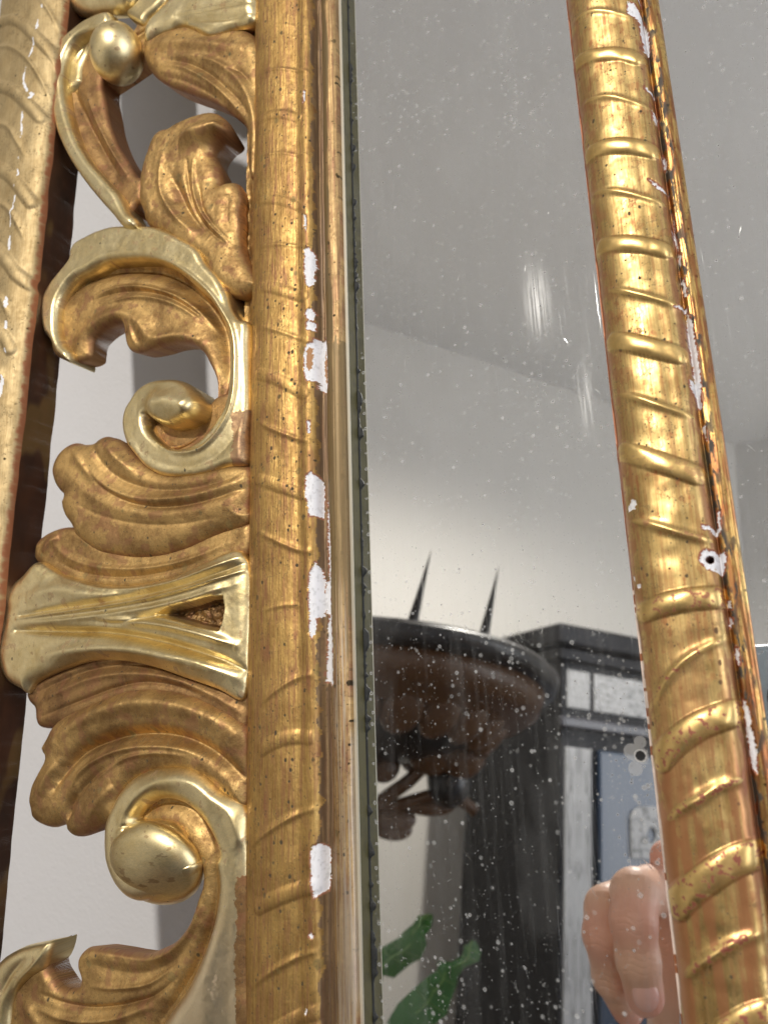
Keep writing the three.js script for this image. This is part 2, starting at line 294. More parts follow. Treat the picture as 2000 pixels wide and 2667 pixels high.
pane(-89, -25, -110, 245, 5, (T, x0, y0) => { // the row of little bubbles along the rebate and the hole in the silvering
  const r = rng(99), st = (px, py, rad, f) => { for (let j = Math.floor((py - rad - y0) * T.sy); j <= (py + rad - y0) * T.sy; j++) for (let i = Math.floor((px - rad - x0) * T.sx); i <= (px + rad - x0) * T.sx; i++) if (i >= 0 && j >= 0 && i < T.w && j < T.h) f(j * T.w + i, Math.hypot(x0 + (i + 0.5) / T.sx - px, y0 + (j + 0.5) / T.sy - py) / rad); };
  const hp = [[-27.58,-10.73]][0]; for (const [dx, dy, rad] of [[-1.6, 0.8, 1.7], [0.2, 2.6, 1.3], [-1.2, -2.4, 1.5], [-0.2, 0, 1.9]]) st(hp[0] + dx, hp[1] + dy, rad, (q, d) => { T.me[q] = Math.max(T.me[q], (1 - sst(0.85, 1, d)) * 0.22); });
  st(hp[0], hp[1], 1.25, (q, d) => { const k = sst(0.72, 0.8, d) * (1 - sst(0.92, 1, d)); T.me[q] = Math.max(T.me[q], k * 0.9); if (d < 0.75) T.dk[q] = 1; });
  for (let y = -95; y < 92; y += 2.5 + r() * 2.6) { const x = -87.4 + r() * 0.6, rad = 0.28 + r() * 0.2; st(x, y, rad, (q, d) => { T.me[q] = Math.max(T.me[q], sst(0.35, 0.7, d) * (1 - sst(0.8, 1, d)) * 0.42); }); }
});
pane(-25, 60, -110, 245, 8);

// ---- rails
const bandsI = [
  [[[-113.03,203.62],[-104.55,199.53],[-101.67,197.51]], 0.3, 0.22], [[[-105.39,195.81],[-100.47,193.61],[-96.85,192.13]], 0.3, 0.2], [[[-114.2,187.32],[-106.65,184.2],[-100.56,181.22],[-96.41,178.35]], 0.5, 0.6],
  [[[-116.17,170.99],[-110.75,169.89],[-106.66,168.33],[-102.26,165.64]], 0.95, 0.6, 1], [[[-116.05,158.12],[-108.67,155.86],[-102.72,153.41],[-97.31,151.06]], 0.5, 0.45], [[[-114.67,142.61],[-108.65,140.43],[-104.73,138.07],[-101.27,135.9]], 0.9, 0.5, 1],
  [[[-114.95,127.69],[-108.62,126.06],[-102.86,124.1],[-97.63,122.46]], 0.5, 0.5], [[[-115.05,115.19],[-109.94,112.95],[-105.34,110.36],[-100.67,107.94]], 1.05, 0.62, 1], [[[-115.33,103.09],[-109.9,100.24],[-104.26,97.2],[-98.43,93.82]], 0.55, 0.6],
  [[[-115.19,88.81],[-109.86,86.21],[-105.04,83.1],[-100.71,79.83]], 1.05, 0.7, 1], [[[-115.25,75.04],[-110.92,72.21],[-105.43,69.2],[-98.37,65.95]], 0.6, 0.8], [[[-114.91,58.94],[-109.4,56.47],[-104.06,54.07],[-100.24,52.4]], 1.0, 0.7, 1],
  [[[-115.5,45.23],[-110.79,42.63],[-106.54,40.44],[-102.06,38.42],[-98.01,37.64]], 0.6, 0.75], [[[-114.22,24.01],[-110.71,24.82],[-107.24,25.21],[-103.83,25.14],[-101.48,24.51]], 0.45, 0.4], [[[-114.35,1.31],[-110.61,3.92],[-106.24,6.35],[-101.93,8.01],[-97.71,8.19]], 0.6, 0.7],
  [[[-112.9,-8.57],[-108.89,-6.74],[-104.62,-5.87],[-100.11,-6.06]], 1.0, 0.65, 1], [[[-116.21,-30.17],[-111.4,-26.96],[-106.84,-24.4],[-102.01,-22.36],[-97.95,-21.34]], 0.6, 0.8], [[[-113.75,-42.92],[-109.59,-41.04],[-104.48,-39.12],[-99.47,-37.76]], 1.05, 0.75, 1],
  [[[-115.49,-59.32],[-111.23,-56.33],[-106.19,-53.54],[-101.24,-51.35],[-97.68,-50.46]], 0.6, 0.75], [[[-111.16,-68.43],[-106.21,-65.35],[-101.34,-63.04],[-98.16,-62.16]], 0.9, 0.6, 1],
].map(([p, w, h, bead]) => stroke(p, w * 1.1, h * 0.52, { bead }));
const chipsI = [[[-100.46,122.37],[-98.94,122.24],[-97.84,120.44],[-97.51,117.11],[-97.92,114.38],[-97.96,111.21],[-99.08,110.31],[-99.81,111.41],[-100.05,113.61],[-100.51,116.61],[-100.1,120.08]], [[-100.27,102.78],[-99.71,103.66],[-98.78,104.27],[-97.7,102.42],[-98.09,100.63],[-98.75,100.46],[-99.01,100.43],[-99.73,101.42]], [[-99.93,100.09],[-99.01,100.29],[-97.74,99.67],[-97.77,97.46],[-99.77,97.99]],
  [[-100.76,91.26],[-100,93.44],[-98.17,94.16],[-98.16,95.35],[-96.35,94.88],[-95.62,95.71],[-94.6,92.08],[-94.44,80.82],[-95.51,79.92],[-97.62,81.2],[-97.42,83.13],[-99.93,83.37],[-100.8,86.24]], [[-100.38,57.59],[-98.97,58.29],[-97.6,56.98],[-96.78,54.54],[-96.85,49.98],[-97.07,46.25],[-98.09,46.84],[-99.46,46.73],[-99.93,50.44],[-100.42,53.58]],
  [[-98.24,35.29],[-97.27,32.56],[-96.91,30.22],[-97.34,27.96],[-97.01,23.95],[-97.27,21.99],[-98.26,21.51],[-98.14,18.41],[-98.99,16.66],[-99.86,18.26],[-99.42,21.6],[-99.86,26.77],[-99.63,32.23]], [[-95.98,50.76],[-94.97,50.45],[-94.71,46.06],[-94.44,42.17],[-94.2,37.45],[-94.33,30.53],[-94.32,22.04],[-94,13.71],[-94.14,6.14],[-94.8,5.23],[-95.74,6.21],[-97.18,6.54],[-96.57,13.87],[-96.42,19.4],[-95.78,22.44],[-97.08,23.39],[-97.28,27.39],[-96.81,30.21],[-95.91,30.69],[-95.88,36.48],[-95.95,42.37]],
  [[-99.77,-29.57],[-97.92,-29.09],[-96.6,-30.22],[-96.52,-34.94],[-96.92,-38.86],[-99.07,-40.04],[-99.69,-36.44],[-99.8,-32.49]], [[-100.14,173.91],[-99.58,173.66],[-99.61,170.44],[-100.26,169.72]], [[-100.6,133.13],[-99.65,132.43],[-99.7,127.49],[-100.25,129.5]], [[-99.87,71.94],[-99.09,72.1],[-99.13,68.91],[-99.62,69]], [[-100.65,-47.86],[-99.82,-46.9],[-99.34,-47.74],[-99.84,-48.29]], [[-101.31,-62.12],[-100.91,-61.83],[-101.15,-63.08],[-101.64,-62.89]]];
const woodI = [[[-100.02,92.09],[-99.1,92.88],[-98.38,92.02],[-98.63,86.72],[-99.36,85.9],[-100.06,87.73]], [[-96.21,92.49],[-95.98,91.09],[-95.22,86.91],[-95.46,83.34],[-96.1,83.16],[-96.39,87.85]]];
const ragged = (p, x, y, s) => inside(p, x + (fbm(x * 2.2, y * 2.2, s, 2) - 0.5) * 0.7, y + (fbm(x * 2.2, y * 2.2, s + 3, 2) - 0.5) * 0.9);
const nearAny = (L, x, y, w) => { for (const p of L) { if (distTo(p, x, y, true)[0] < w) return true; } return false; };
const inAny = (L, x, y, s) => { for (const p of L) if (ragged(p, x, y, s)) return true; return false; };
function gessoPaint(x, y, s) { const f = fbm(x * 3, y * 1.4, s, 3), g = 1 - 0.22 * sst(0.55, 0.8, f); return [0.80 * g, 0.80 * g, 0.82 * g, 0.75, 0]; }
{ // the inner rail, its channel and the sight bead beside the glass
  const Y0 = -110, Y1 = 245, xl = -121.2;
  const zr = (x, y) => {
    const wob = (fbm(y * 0.05, 3, 3, 2) - 0.5) * 1.0; x += wob * 0.4;
    if (x < -97.6) { const t = clamp01((x - xl) / (-97.6 - xl)), u = 2 * t - 1; let z = 2.0 + 3.4 * sst(0.75, 1, t) + 6.2 * Math.pow(Math.max(0, 1 - Math.abs(u) ** 2.4), 0.62); if (t > 0.9) z = Math.max(z, 5.2); for (const b of bandsI) z += strokeAt(b, x, y); return z + (fbm(x * 0.25, y * 0.12, 71, 2) - 0.5) * 0.3 + (fbm(x * 1.1, y * 0.6, 72, 2) - 0.5) * 0.05; }
    if (x < -95.2) { const t = (x + 97.6) / 2.4; return 5.2 - 0.9 * sst(0, 0.25, t) + 0.25 * vn(x * 5, y * 0.05, 7) + 0.12 * vn(x * 9, y * 0.2, 8); }
    const t = clamp01((x + 95.2) / 6.2); return 4.3 + 2.6 * Math.sqrt(Math.max(0, 1 - (2 * t - 0.95) ** 2 * 0.97)) + 0.12 * vn(x * 6, y * 0.03, 9);
  };
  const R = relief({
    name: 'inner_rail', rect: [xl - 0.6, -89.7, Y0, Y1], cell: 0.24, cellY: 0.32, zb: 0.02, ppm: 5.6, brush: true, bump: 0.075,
    z: (x, y) => zr(x, y) - (inAny(chipsI, x, y, 5) ? 0.35 : 0),
    label: (x, y) => { for (let k = 0; k < chipsI.length; k++) if (ragged(chipsI[k], x, y, 5)) return 'gesso_chip#' + k; if (x > -95.1) return 'sight_bead'; for (let k = 0; k < bandsI.length; k++) if (strokeAt(bandsI[k], x, y) > 0.075) return 'carved_band#' + k; return ''; },
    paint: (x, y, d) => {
      if (inAny(chipsI, x, y, 5)) return inAny(woodI, x, y, 15) ? [0.42, 0.22, 0.10, 0.8, 0] : gessoPaint(x, y, 4);
      if (x > -101 && vn(x * 1.5, y * 0.7, 3) > 0.35 && nearAny(chipsI, x, y, 0.3)) return [0.30, 0.13, 0.07, 0.6, 0.2];
      if (x < -97.9 + (fbm(3, y * 0.4, 6, 3) - 0.5) * 1.6) return gilding('rail', x, y, 9, 3);
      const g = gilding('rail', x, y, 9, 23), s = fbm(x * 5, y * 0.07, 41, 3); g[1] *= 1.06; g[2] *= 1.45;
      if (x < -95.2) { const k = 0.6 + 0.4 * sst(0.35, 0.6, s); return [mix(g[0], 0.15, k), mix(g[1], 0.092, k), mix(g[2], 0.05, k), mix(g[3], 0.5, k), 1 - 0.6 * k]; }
      // the bead: gold above, bronze in the middle, then worn to streaks of silver and bole
      const low = sst(30, 8, y + (s - 0.5) * 30), mid = sst(94, 92.5, y + (fbm(x * 2, y, 9, 2) - 0.5) * 5) * (1 - low);
      const top = sst(92.5, 95, y) * sst(-92.2, -93.0, x + (fbm(3, y * 0.06, 19, 3) - 0.5) * 5), k = clamp01(sst(0.45, 0.62, s) * 0.4 + mid * 0.85 + top * 0.95);
      let c = [mix(g[0], 0.19, k), mix(g[1], 0.13, k), mix(g[2], 0.056, k), mix(g[3], 0.5, k), 1 - 0.6 * k];
      const sil = 0.6 * low * sst(0.42, 0.58, fbm(x * 7, y * 0.04, 47, 3)); c = [mix(c[0], 0.56, sil), mix(c[1], 0.49, sil), mix(c[2], 0.40, sil), mix(c[3], 0.48, sil), c[4]];
      return c;
    },
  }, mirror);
  for (const [k, m] of Object.entries(R.kids)) if (k.startsWith('gesso')) m.userData.label = 'white gesso laid bare by a chip';
  // olive side of the rebate, standing on the glass
  const g = new THREE.BoxGeometry(0.0011, (Y1 - Y0) * MM, 0.0042); g.translate(-0.08955, (Y0 + Y1) / 2 * MM, 0.0021);
  const tx = dataTex(16, 1024, (u, v) => { const y = v * 355, b = sst(0.5, 0.7, fbm(y * 0.5, u * 2, 77, 4)) * 0.35; return [mix(0.085, 0.03, b), mix(0.074, 0.03, b), mix(0.024, 0.015, b)]; }, true);
  put('rebate', g, new THREE.MeshStandardMaterial({ map: tx, roughness: 0.55 }), mirror);
  const g2 = new THREE.BoxGeometry(0.0008, (Y1 - Y0) * MM, 0.0004); g2.translate(-0.08935, (Y0 + Y1) / 2 * MM, 0.0044);
  put('arris', g2, new THREE.MeshStandardMaterial({ color: new THREE.Color(0.72, 0.68, 0.56), roughness: 0.3, metalness: 0.6 }), mirror);
  { // ragged black strip laid where the rebate meets the glass
    const n = 700, p = [], ix = []; for (let i = 0; i <= n; i++) { const y = Y0 + (Y1 - Y0) * i / n, w = 0.15 + 1.1 * sst(0.45, 0.75, fbm(y * 0.45, 3, 78, 4)); p.push(-0.0892, y * MM, 0.0006, (-89.0 + w) * MM, y * MM, 0.00035, (-89.0 + w) * MM, y * MM, 0.00002); if (i < n) for (let k = 0; k < 2; k++) { const a = i * 3 + k; ix.push(a, a + 1, a + 3, a + 1, a + 4, a + 3); } }
    const g3 = new THREE.BufferGeometry(); g3.setAttribute('position', new THREE.Float32BufferAttribute(p, 3)); g3.setIndex(ix); g3.computeVertexNormals(); put('contact_line', g3, new THREE.MeshStandardMaterial({ color: new THREE.Color(0.012, 0.013, 0.012), roughness: 0.7 }), mirror);
  }
  // narrow ground between carving and rail
  const gr = relief({ name: 'ground_strip', rect: [-125.5, -120.6, Y0, Y1], cell: 0.4, cellY: 0.5, zb: -9, ppm: 5, bump: 0.08, z: (x, y) => 0.6 + 1.6 * sst(-124.5, -121, x) + (fbm(x * 0.8, y * 0.5, 5, 3) - 0.5) * 0.9, paint: (x, y) => gilding('bronze', x, y, 9, 55) }, mirror);
}
const bandsR = [
  [[[-24.1,162.06],[-18.66,160.47],[-13.52,157.45],[-9.83,154.79]], 0.55, 0.6], [[[-24.87,150.62],[-18.83,147.7],[-13.19,145.5],[-10.05,143.26]], 1.05, 0.95, 1], [[[-24.12,137.96],[-18.42,135.73],[-13.51,132.78],[-8.35,129.05]], 0.55, 0.65], [[[-23.58,123.82],[-17.23,121.87],[-12.38,119.77],[-9.57,118.27]], 1.15, 1.05, 1],
  [[[-24.31,113.57],[-18.43,110.41],[-12.34,106.75],[-8.07,104.03]], 0.6, 0.75], [[[-23.4,99.12],[-17.37,96.72],[-12.72,94.79],[-9.79,93.38]], 1.15, 1.05, 1], [[[-23.48,87.98],[-19.12,85.61],[-14.16,82.8],[-10.56,80.72],[-7.73,79.18]], 0.7, 0.85], [[[-23.23,75.71],[-19.1,73.45],[-14.24,70.81],[-9.97,68.82]], 1.25, 1.1, 1],
  [[[-23.8,63.73],[-19.17,60.9],[-14.46,58],[-11.01,56.08],[-8.2,54.55]], 0.7, 0.85], [[[-23.74,50.6],[-19.34,47.95],[-14.7,45.43],[-9.77,42.86]], 1.3, 1.1, 1], [[[-24.34,36],[-19.85,34.07],[-15.72,32.11],[-11.69,30.43],[-7.93,29.11]], 0.75, 0.9], [[[-23.09,16.81],[-18.46,17.86],[-14.21,18.37],[-8.69,18.52]], 1.35, 1.2, 1],
  [[[-23.61,-2.14],[-21.37,1.92],[-17.78,5.92],[-14.44,8.19],[-11.23,9.69],[-8.01,10.85]], 0.75, 0.9], [[[-23.18,-11.1],[-20.52,-8.45],[-16.12,-5.43],[-11.96,-3.68],[-8.74,-2.75]], 1.5, 1.2, 1], [[[-23.57,-22.25],[-20.61,-19.83],[-17.21,-17.96],[-13.84,-15.9],[-10.62,-14.77],[-8.56,-14.42]], 0.85, 0.95], [[[-23.55,-36.49],[-20.59,-33.56],[-15.64,-29.93],[-11.34,-27.65],[-9.01,-27.07]], 1.6, 1.25, 1],
  [[[-23.81,-48.52],[-20.62,-45.38],[-17.33,-43.07],[-13.08,-40.61],[-8.86,-39.19]], 0.85, 1.0], [[[-16.98,-55.39],[-12.83,-52.83],[-10.36,-51.96]], 1.5, 1.2, 1],
].map(([p, w, h, bead]) => stroke(p, w * 1.15, h * 0.76, { bead }));
const chipsR = [[[-8.14,99.43],[-7.69,97.7],[-7.39,95.41],[-7.74,95.06],[-8.22,97.25]], [[-7.66,93.64],[-7.19,93.18],[-7.23,90.72],[-7.67,90.31],[-7.78,91.51]], [[-7.92,87.11],[-7.17,87.4],[-7.13,83.1],[-7.57,83.23],[-7.82,85.41]], [[-9.75,79.87],[-8.65,80.6],[-7.39,80.54],[-7.51,79.54],[-8.77,79.59]], [[-7.6,79.21],[-6.82,77.36],[-6.86,72.98],[-6.66,68.6],[-6.7,64.34],[-7.11,61.05],[-7.32,57.47],[-7.99,57.89],[-8.4,60.5],[-8.95,62.03],[-8.9,63.43],[-8.12,63.82],[-8.08,66.09],[-8.17,70.42],[-8.14,74.78],[-8.04,77.7]],
  [[-7.82,53.44],[-7.32,53.61],[-7.22,50.59],[-7.61,50.94]], [[-10.67,159.98],[-9.11,159.51],[-7.95,155.51],[-7.31,151.82],[-7.63,146.68],[-8.76,145.91],[-8.88,151.94],[-8.85,154.62],[-11.05,156.42]], [[-9.01,162.89],[-8.07,161.7],[-8.19,160.53]], [[-9.59,136.21],[-8.15,135.24],[-8.28,134.15],[-9.7,135.17]], [[-8.77,129.8],[-8.11,128.89],[-8.15,126.4],[-8.84,127.01]], [[-11.59,111.55],[-9.55,109.89],[-7.79,108.17],[-9.68,108.75]], [[-7.8,103.95],[-7.67,100.99],[-7.57,92.96],[-7.89,97.04]], [[-8.07,119.27],[-7.5,116.92],[-7.47,114.19],[-8.11,115.95]],
  [[-11.55,26.24],[-11.1,27.33],[-10.19,27.87],[-8.97,27.6],[-8.22,26.95],[-7.2,27.67],[-6.86,26.38],[-7.51,23.75],[-8.13,22.92],[-9.06,23.69],[-10.25,24.05],[-11.17,25.06]], [[-10.41,32.79],[-8.97,32.48],[-8.04,31.59],[-7.55,32.17],[-7.31,35.62],[-6.7,35.53],[-7.13,31.43],[-8.13,30.87],[-8.87,31.66],[-10.19,32.06]], [[-7.8,17.83],[-7.2,17.78],[-7.1,16.23],[-7.87,16.52]], [[-7.7,14.75],[-7.23,14.5],[-7.66,12.79],[-8.03,13.03]], [[-7.52,9.33],[-6.98,8.87],[-7.11,5.69],[-7.56,6.03],[-7.72,7.84]], [[-7.63,-0.36],[-6.83,-1.63],[-6.62,-5.72],[-6.41,-9.75],[-6.95,-13.73],[-7.71,-12.35],[-7.66,-7.73],[-7.69,-3.66]], [[-24.56,24.52],[-23.97,24.22],[-24.21,23.2],[-24.71,23.6]], [[-23.92,22.59],[-23.31,22.71],[-23.12,21.82],[-23.67,21.41],[-24.04,21.95]], [[-24.03,38.73],[-22.87,40.18],[-21.69,39.46],[-22.38,37.69],[-24.01,37.79]]];
const HOLER = [[-9.72,25.8]][0];
{
  const Y0 = -110, Y1 = 215;
  const zr = (x, y) => {
    const xl = -25.1 + (fbm(2, y * 0.12, 4, 3) - 0.5) * 0.7;
    if (x < -8.2) { const t = clamp01((x - xl) / (-8.2 - xl)), u = 2 * t - 1; let z = 1.0 + 1.6 * sst(0.7, 1, t) + 6.2 * Math.pow(Math.max(0, 1 - Math.abs(u) ** 2.5), 0.62);
      for (const b of bandsR) z += strokeAt(b, x, y);
      return z + (fbm(x * 0.18, y * 0.22, 171, 2) - 0.5) * 0.5 + (fbm(x * 1.1, y * 0.8, 172, 2) - 0.5) * 0.03; }
    const t = clamp01((x + 8.2) / 4.0); return 1.6 + 1.6 * Math.sqrt(Math.max(0, 1 - (2 * t - 0.9) ** 2 * 0.8)) - 0.9 * Math.exp(-(((x + 8.0) / 0.35) ** 2)) + 0.15 * vn(x * 5, y * 0.1, 19);
  };
  const R = relief({
    name: 'divider_rail', rect: [-25.4, -4.2, Y0, Y1], cell: 0.2, cellY: 0.26, zb: 0.02, ppm: 6.2, brush: true, bump: 0.075,
    z: (x, y) => { const h = Math.hypot(x - HOLER[0], y - HOLER[1]); return zr(x, y) - (inAny(chipsR, x, y, 105) ? 0.3 : 0) - 3 * (1 - sst(0.35, 0.75, h)); },
    label: (x, y) => { for (let k = 0; k < chipsR.length; k++) if (ragged(chipsR[k], x, y, 105)) return 'gesso_chip#' + k; if (x > -8.0) return 'edge_bead'; for (let k = 0; k < bandsR.length; k++) if (strokeAt(bandsR[k], x, y) > 0.15) return 'carved_band#' + k; return ''; },
    paint: (x, y, d) => {
      if (inAny(chipsR, x, y, 105)) { const h = Math.hypot(x - HOLER[0], y - HOLER[1]); return h < 0.75 ? [0.10, 0.04, 0.03, 0.8, 0] : gessoPaint(x, y, 104); }
      if (x < -24.75 + (fbm(5, y * 0.2, 33, 2) - 0.5) * 0.8) return y < 22 && fbm(9, y * 0.5, 35, 2) > 0.32 ? [0.72, 0.60, 0.52, 0.7, 0] : [0.33, 0.12, 0.05, 0.5, 0.3];
      if (x > -14 && vn(x * 1.5, y * 0.7, 3) > 0.3 && nearAny(chipsR, x, y, 0.28)) return [0.30, 0.10, 0.05, 0.5, 0.3];
      let g = gilding('rail2', x, y, 9, 103);
      let isBand = 0; for (const b of bandsR) isBand = Math.max(isBand, strokeAt(b, x, y) / Math.abs(b.h));
      if (isBand > 0.35) { const p = gilding('bronze', x, y, 9, 140); const t = sst(0.35, 0.6, isBand); g = g.map((v, i) => mix(v, [0.80, 0.56, 0.22, 0.36, 1][i] * mix(0.92, 1.08, vn(x * 2, y * 2, 8)), t * 0.8)); const w = sst(0.58, 0.66, fbm(x * 1.3, y * 1.3, 161, 4)) * t * sst(80, 0, y); g = [mix(g[0], 0.30, w), mix(g[1], 0.10, w), mix(g[2], 0.06, w), mix(g[3], 0.5, w), mix(g[4], 0.4, w)]; }
      else { // bole showing along the left side and low down
        const left = sst(-20.5, -24.2, x + (fbm(x * 0.9, y * 0.35, 51, 4) - 0.5) * 5), low = sst(30, -30, y) * sst(0.36, 0.58, fbm(x * 0.8, y * 0.06, 57, 3));
        const w = clamp01(left * 0.8 * sst(0.36, 0.58, fbm(x * 1.6, y * 0.5, 53, 3)) + low * 0.9); g = [mix(g[0], 0.40, w), mix(g[1], 0.18, w), mix(g[2], 0.075, w), mix(g[3], 0.33, w), mix(g[4], 0.55, w)];
        const rt = sst(-10.5, -9.2, x) * sst(0.4, 0.6, fbm(x * 2, y * 0.2, 59, 3)) * 0.7; g = [mix(g[0], 0.30, rt), mix(g[1], 0.11, rt), mix(g[2], 0.06, rt), mix(g[3], 0.45, rt), mix(g[4], 0.5, rt)];
      }
      if (x > -8.1) { const w = sst(0.50, 0.60, fbm(x * 1.9, y * 0.45, 63, 4)) * sst(-4.0, -7.2, x + (vn(x, y * 0.4, 3) - 0.5) * 3); g = [mix(g[0] * 0.98, 0.05, w), mix(g[1] * 0.92, 0.04, w), mix(g[2] * 0.8, 0.03, w), mix(0.36, 0.6, w), 1 - 0.8 * w]; }
      return g;
    },
  }, mirror);
  for (const [k, m] of Object.entries(R.kids)) if (k.startsWith('gesso')) m.userData.label = 'white gesso laid bare by a chip';
}
const bandsO = [
  [[[-212.88,262.43],[-209.05,256.37],[-205.6,249.8],[-202.37,243.07]], 0.8, 0.7], [[[-242.83,269.91],[-236.1,265.33],[-227.5,260.15],[-219.88,252.99],[-211.16,242.26],[-203.75,232.44],[-201.63,227.4]], 1.5, 1.2, 1], [[[-240.84,255.93],[-234.26,251.78],[-227.81,247.47],[-220.24,240.43],[-213.72,232.63],[-208.1,223.13],[-204.67,214.62]], 0.8, 0.9], [[[-238.06,236.33],[-231.54,231.75],[-223.03,225.16],[-215.56,217.24],[-207.19,207.12]], 1.6, 1.2, 1],
  [[[-235.44,217.92],[-229.08,213.67],[-222.77,208.59],[-217.15,200.48],[-212.38,192.4]], 0.9, 0.9], [[[-232.59,197.84],[-226.28,193.02],[-219.01,186.61],[-212.74,179.29],[-208.01,172.7]], 1.6, 1.2, 1], [[[-230.39,182.39],[-224.26,178.16],[-218.14,172.88],[-212.78,165.48],[-209.32,158.49]], 0.9, 0.9], [[[-227.65,163.08],[-221.45,157.48],[-216.34,152.27],[-211.17,145.69],[-206.41,141.5]], 1.6, 1.2, 1],
  [[[-225.02,144.58],[-219.1,140.19],[-216.02,136.69],[-213.16,131.24]], 0.9, 0.9], [[[-223.08,130.87],[-217.28,126.73],[-213.21,121.87],[-211.04,118.18]], 1.5, 1.2, 1], [[[-220.91,115.64],[-215.24,111.78],[-212.13,107.36]], 0.9, 0.9],
].map(([p, w, h, bead]) => stroke(p, w, h * 0.75, { bead }));
const crackO = [[-211.14,257.71],[-212.39,251.58],[-212.65,245.78],[-214.37,236.87],[-216.23,233.11],[-216.71,225.66],[-214.77,220.98],[-211.46,217.61],[-214.1,215.42],[-215.68,212.02],[-215.15,203.31],[-215.43,195.43],[-215.43,189.68],[-215.52,177.71],[-216.62,167.71],[-216.06,158.67],[-214.96,147.64],[-213.89,131.73],[-213.37,123.98],[-213.04,112.7],[-213.24,100.58]];
{
  const Y0 = -130, Y1 = 380, line = lineOf(crackO, 80), crackX = (y) => { let b = line[0]; for (const q of line) if (Math.abs(q[1] - y) < Math.abs(b[1] - y)) b = q; return b[0]; }, xr = (y) => -206.2 + (y - 120) * 0.026 + (fbm(7, y * 0.10, 5, 3) - 0.5) * 0.9;
  const poly = [[-246, Y0], [-230, Y0], [-215, Y0]]; for (let y = Y0; y <= Y1; y += 1.5) poly.push([xr(y), y]); poly.push([-230, Y1], [-246, Y1]); for (let y = Y1 - 60; y > Y0; y -= 60) poly.push([-246, y]);
  const sideT = dataTex(1400, 48, (u, v) => { const y = u * 510, f = fbm(y * 0.10, v * 5, 6, 4), p = sst(0.54, 0.68, fbm(y * 0.05, v * 2, 8, 3)), w = sst(0.55, 0.62, fbm(y * 0.9, v * 9, 12, 3)) * sst(0.45, 0.1, v); return [mix(0.10, 0.03, f) + 0.09 * p + 0.09 * w, mix(0.038, 0.015, f) + 0.058 * p + 0.016 * w, mix(0.016, 0.008, f) + 0.014 * p]; }, true);
  relief({
    name: 'outer_rail', poly, dist: (x, y) => Math.min(xr(y) - x, x + 246, y - Y0, Y1 - y), cell: 0.36, cellY: 0.45, zb: -3, under: 0.5, ppm: 4, brush: true, bump: 0.05,
    side: { name: 'rail_side', mat: new THREE.MeshStandardMaterial({ map: sideT, roughness: 0.42, metalness: 0.15 }) },
    z: (x, y, d) => { const e = xr(y), t = clamp01((x + 246) / (e + 246)), u = 2 * t - 1; let z = 5.2 + 4.0 * t + 6 * Math.pow(Math.max(0, 1 - Math.abs(u) ** 2.6), 0.6); for (const b of bandsO) z += strokeAt(b, x, y); return z - 0.9 * (1 - prof(d, 0.9)) + (fbm(x * 0.15, y * 0.12, 9, 2) - 0.5) * 0.7; },
    label: (x, y) => { if (x > -235 && y > -20 && x > crackX(y) - 3 && x < crackX(y) + 3) { const [d] = distTo(line, x, y, false); const w = 0.95 * sst(0.44, 0.70, fbm(x * 0.35, y * 0.22, 44, 3)); if (d < w * 0.9 - 0.05) return 'gesso_crack'; } for (let k = 0; k < bandsO.length; k++) if (strokeAt(bandsO[k], x, y) > 0.25) return 'carved_band#' + k; return ''; },
    mats: { gesso_crack: new THREE.MeshStandardMaterial({ color: new THREE.Color(0.8, 0.8, 0.82), roughness: 0.8 }) },
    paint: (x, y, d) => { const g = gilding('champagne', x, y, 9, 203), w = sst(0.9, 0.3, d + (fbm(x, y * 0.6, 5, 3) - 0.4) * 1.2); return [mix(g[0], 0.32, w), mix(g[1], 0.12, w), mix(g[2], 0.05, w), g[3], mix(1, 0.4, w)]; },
  }, mirror);
}
put('backing_board', new THREE.BoxGeometry(0.20, 0.36, 0.012).translate(-0.0215, 0.0675, -0.0095), new THREE.MeshStandardMaterial({ color: new THREE.Color(0.16, 0.09, 0.045), roughness: 0.8 }), mirror);

// ---- the pierced carving
const WORN = [[-124.52,79.4],[-121.24,79.93],[-117.53,80.36],[-117.33,62.95],[-124.67,63.83],[-124.12,71.25]];
const RIM = (p, w, h, o) => stroke(p, w, h, o);
carve({ // lower leaf of the top group
  name: 'acanthus_leaf', style: 'bronze', seed: 21, ze: 2.5, e: 3, r: 4.5, under: 1.2,
  out: [[-167.53,230.06],[-168.2,223.5],[-166.18,217.31],[-162.51,211.52],[-156.85,205.61],[-148.44,198.73],[-140.39,192.7],[-133.16,186.22],[-128.29,180.58],[-124.18,175.21],[-122.73,169.97],[-122.9,163.76],[-122.43,158.34],[-121.54,155.41],[-119.31,154.56],[-117.65,160.74],[-117.3,179.87],[-117.16,194.79],[-119.29,204.54],[-124.62,211.91],[-138.41,219.41],[-156.22,230.12],[-162.35,231.51]],
  strokes: [RIM([[-158.61,215.57],[-147.23,208.49],[-138.58,200.94],[-131.33,192.15],[-124.88,183.21],[-120.18,174.29]], 0.7, -0.7), RIM([[-157.86,212.46],[-150.07,207.95],[-141.32,200.39],[-132.89,190.82],[-127.45,182.85],[-122.19,174.18]], 0.6, 0.55), RIM([[-158.87,209.1],[-149.87,203.29],[-141.17,196.13],[-132.81,187.73],[-126.34,178.89]], 0.9, -0.6), RIM([[-150.27,212.65],[-138.72,205.49],[-127.69,194.56],[-120.78,181.39],[-118.63,168.82],[-118.99,157.17]], 1.2, 0.9), RIM([[-130.4,197.88],[-125.07,194.35],[-120.35,187.13]], 0.7, -0.5), RIM([[-163.87,223.72],[-150.49,217.69],[-136.1,209.52],[-122.59,201.35]], 2.2, 1.2)],
}, mirror);
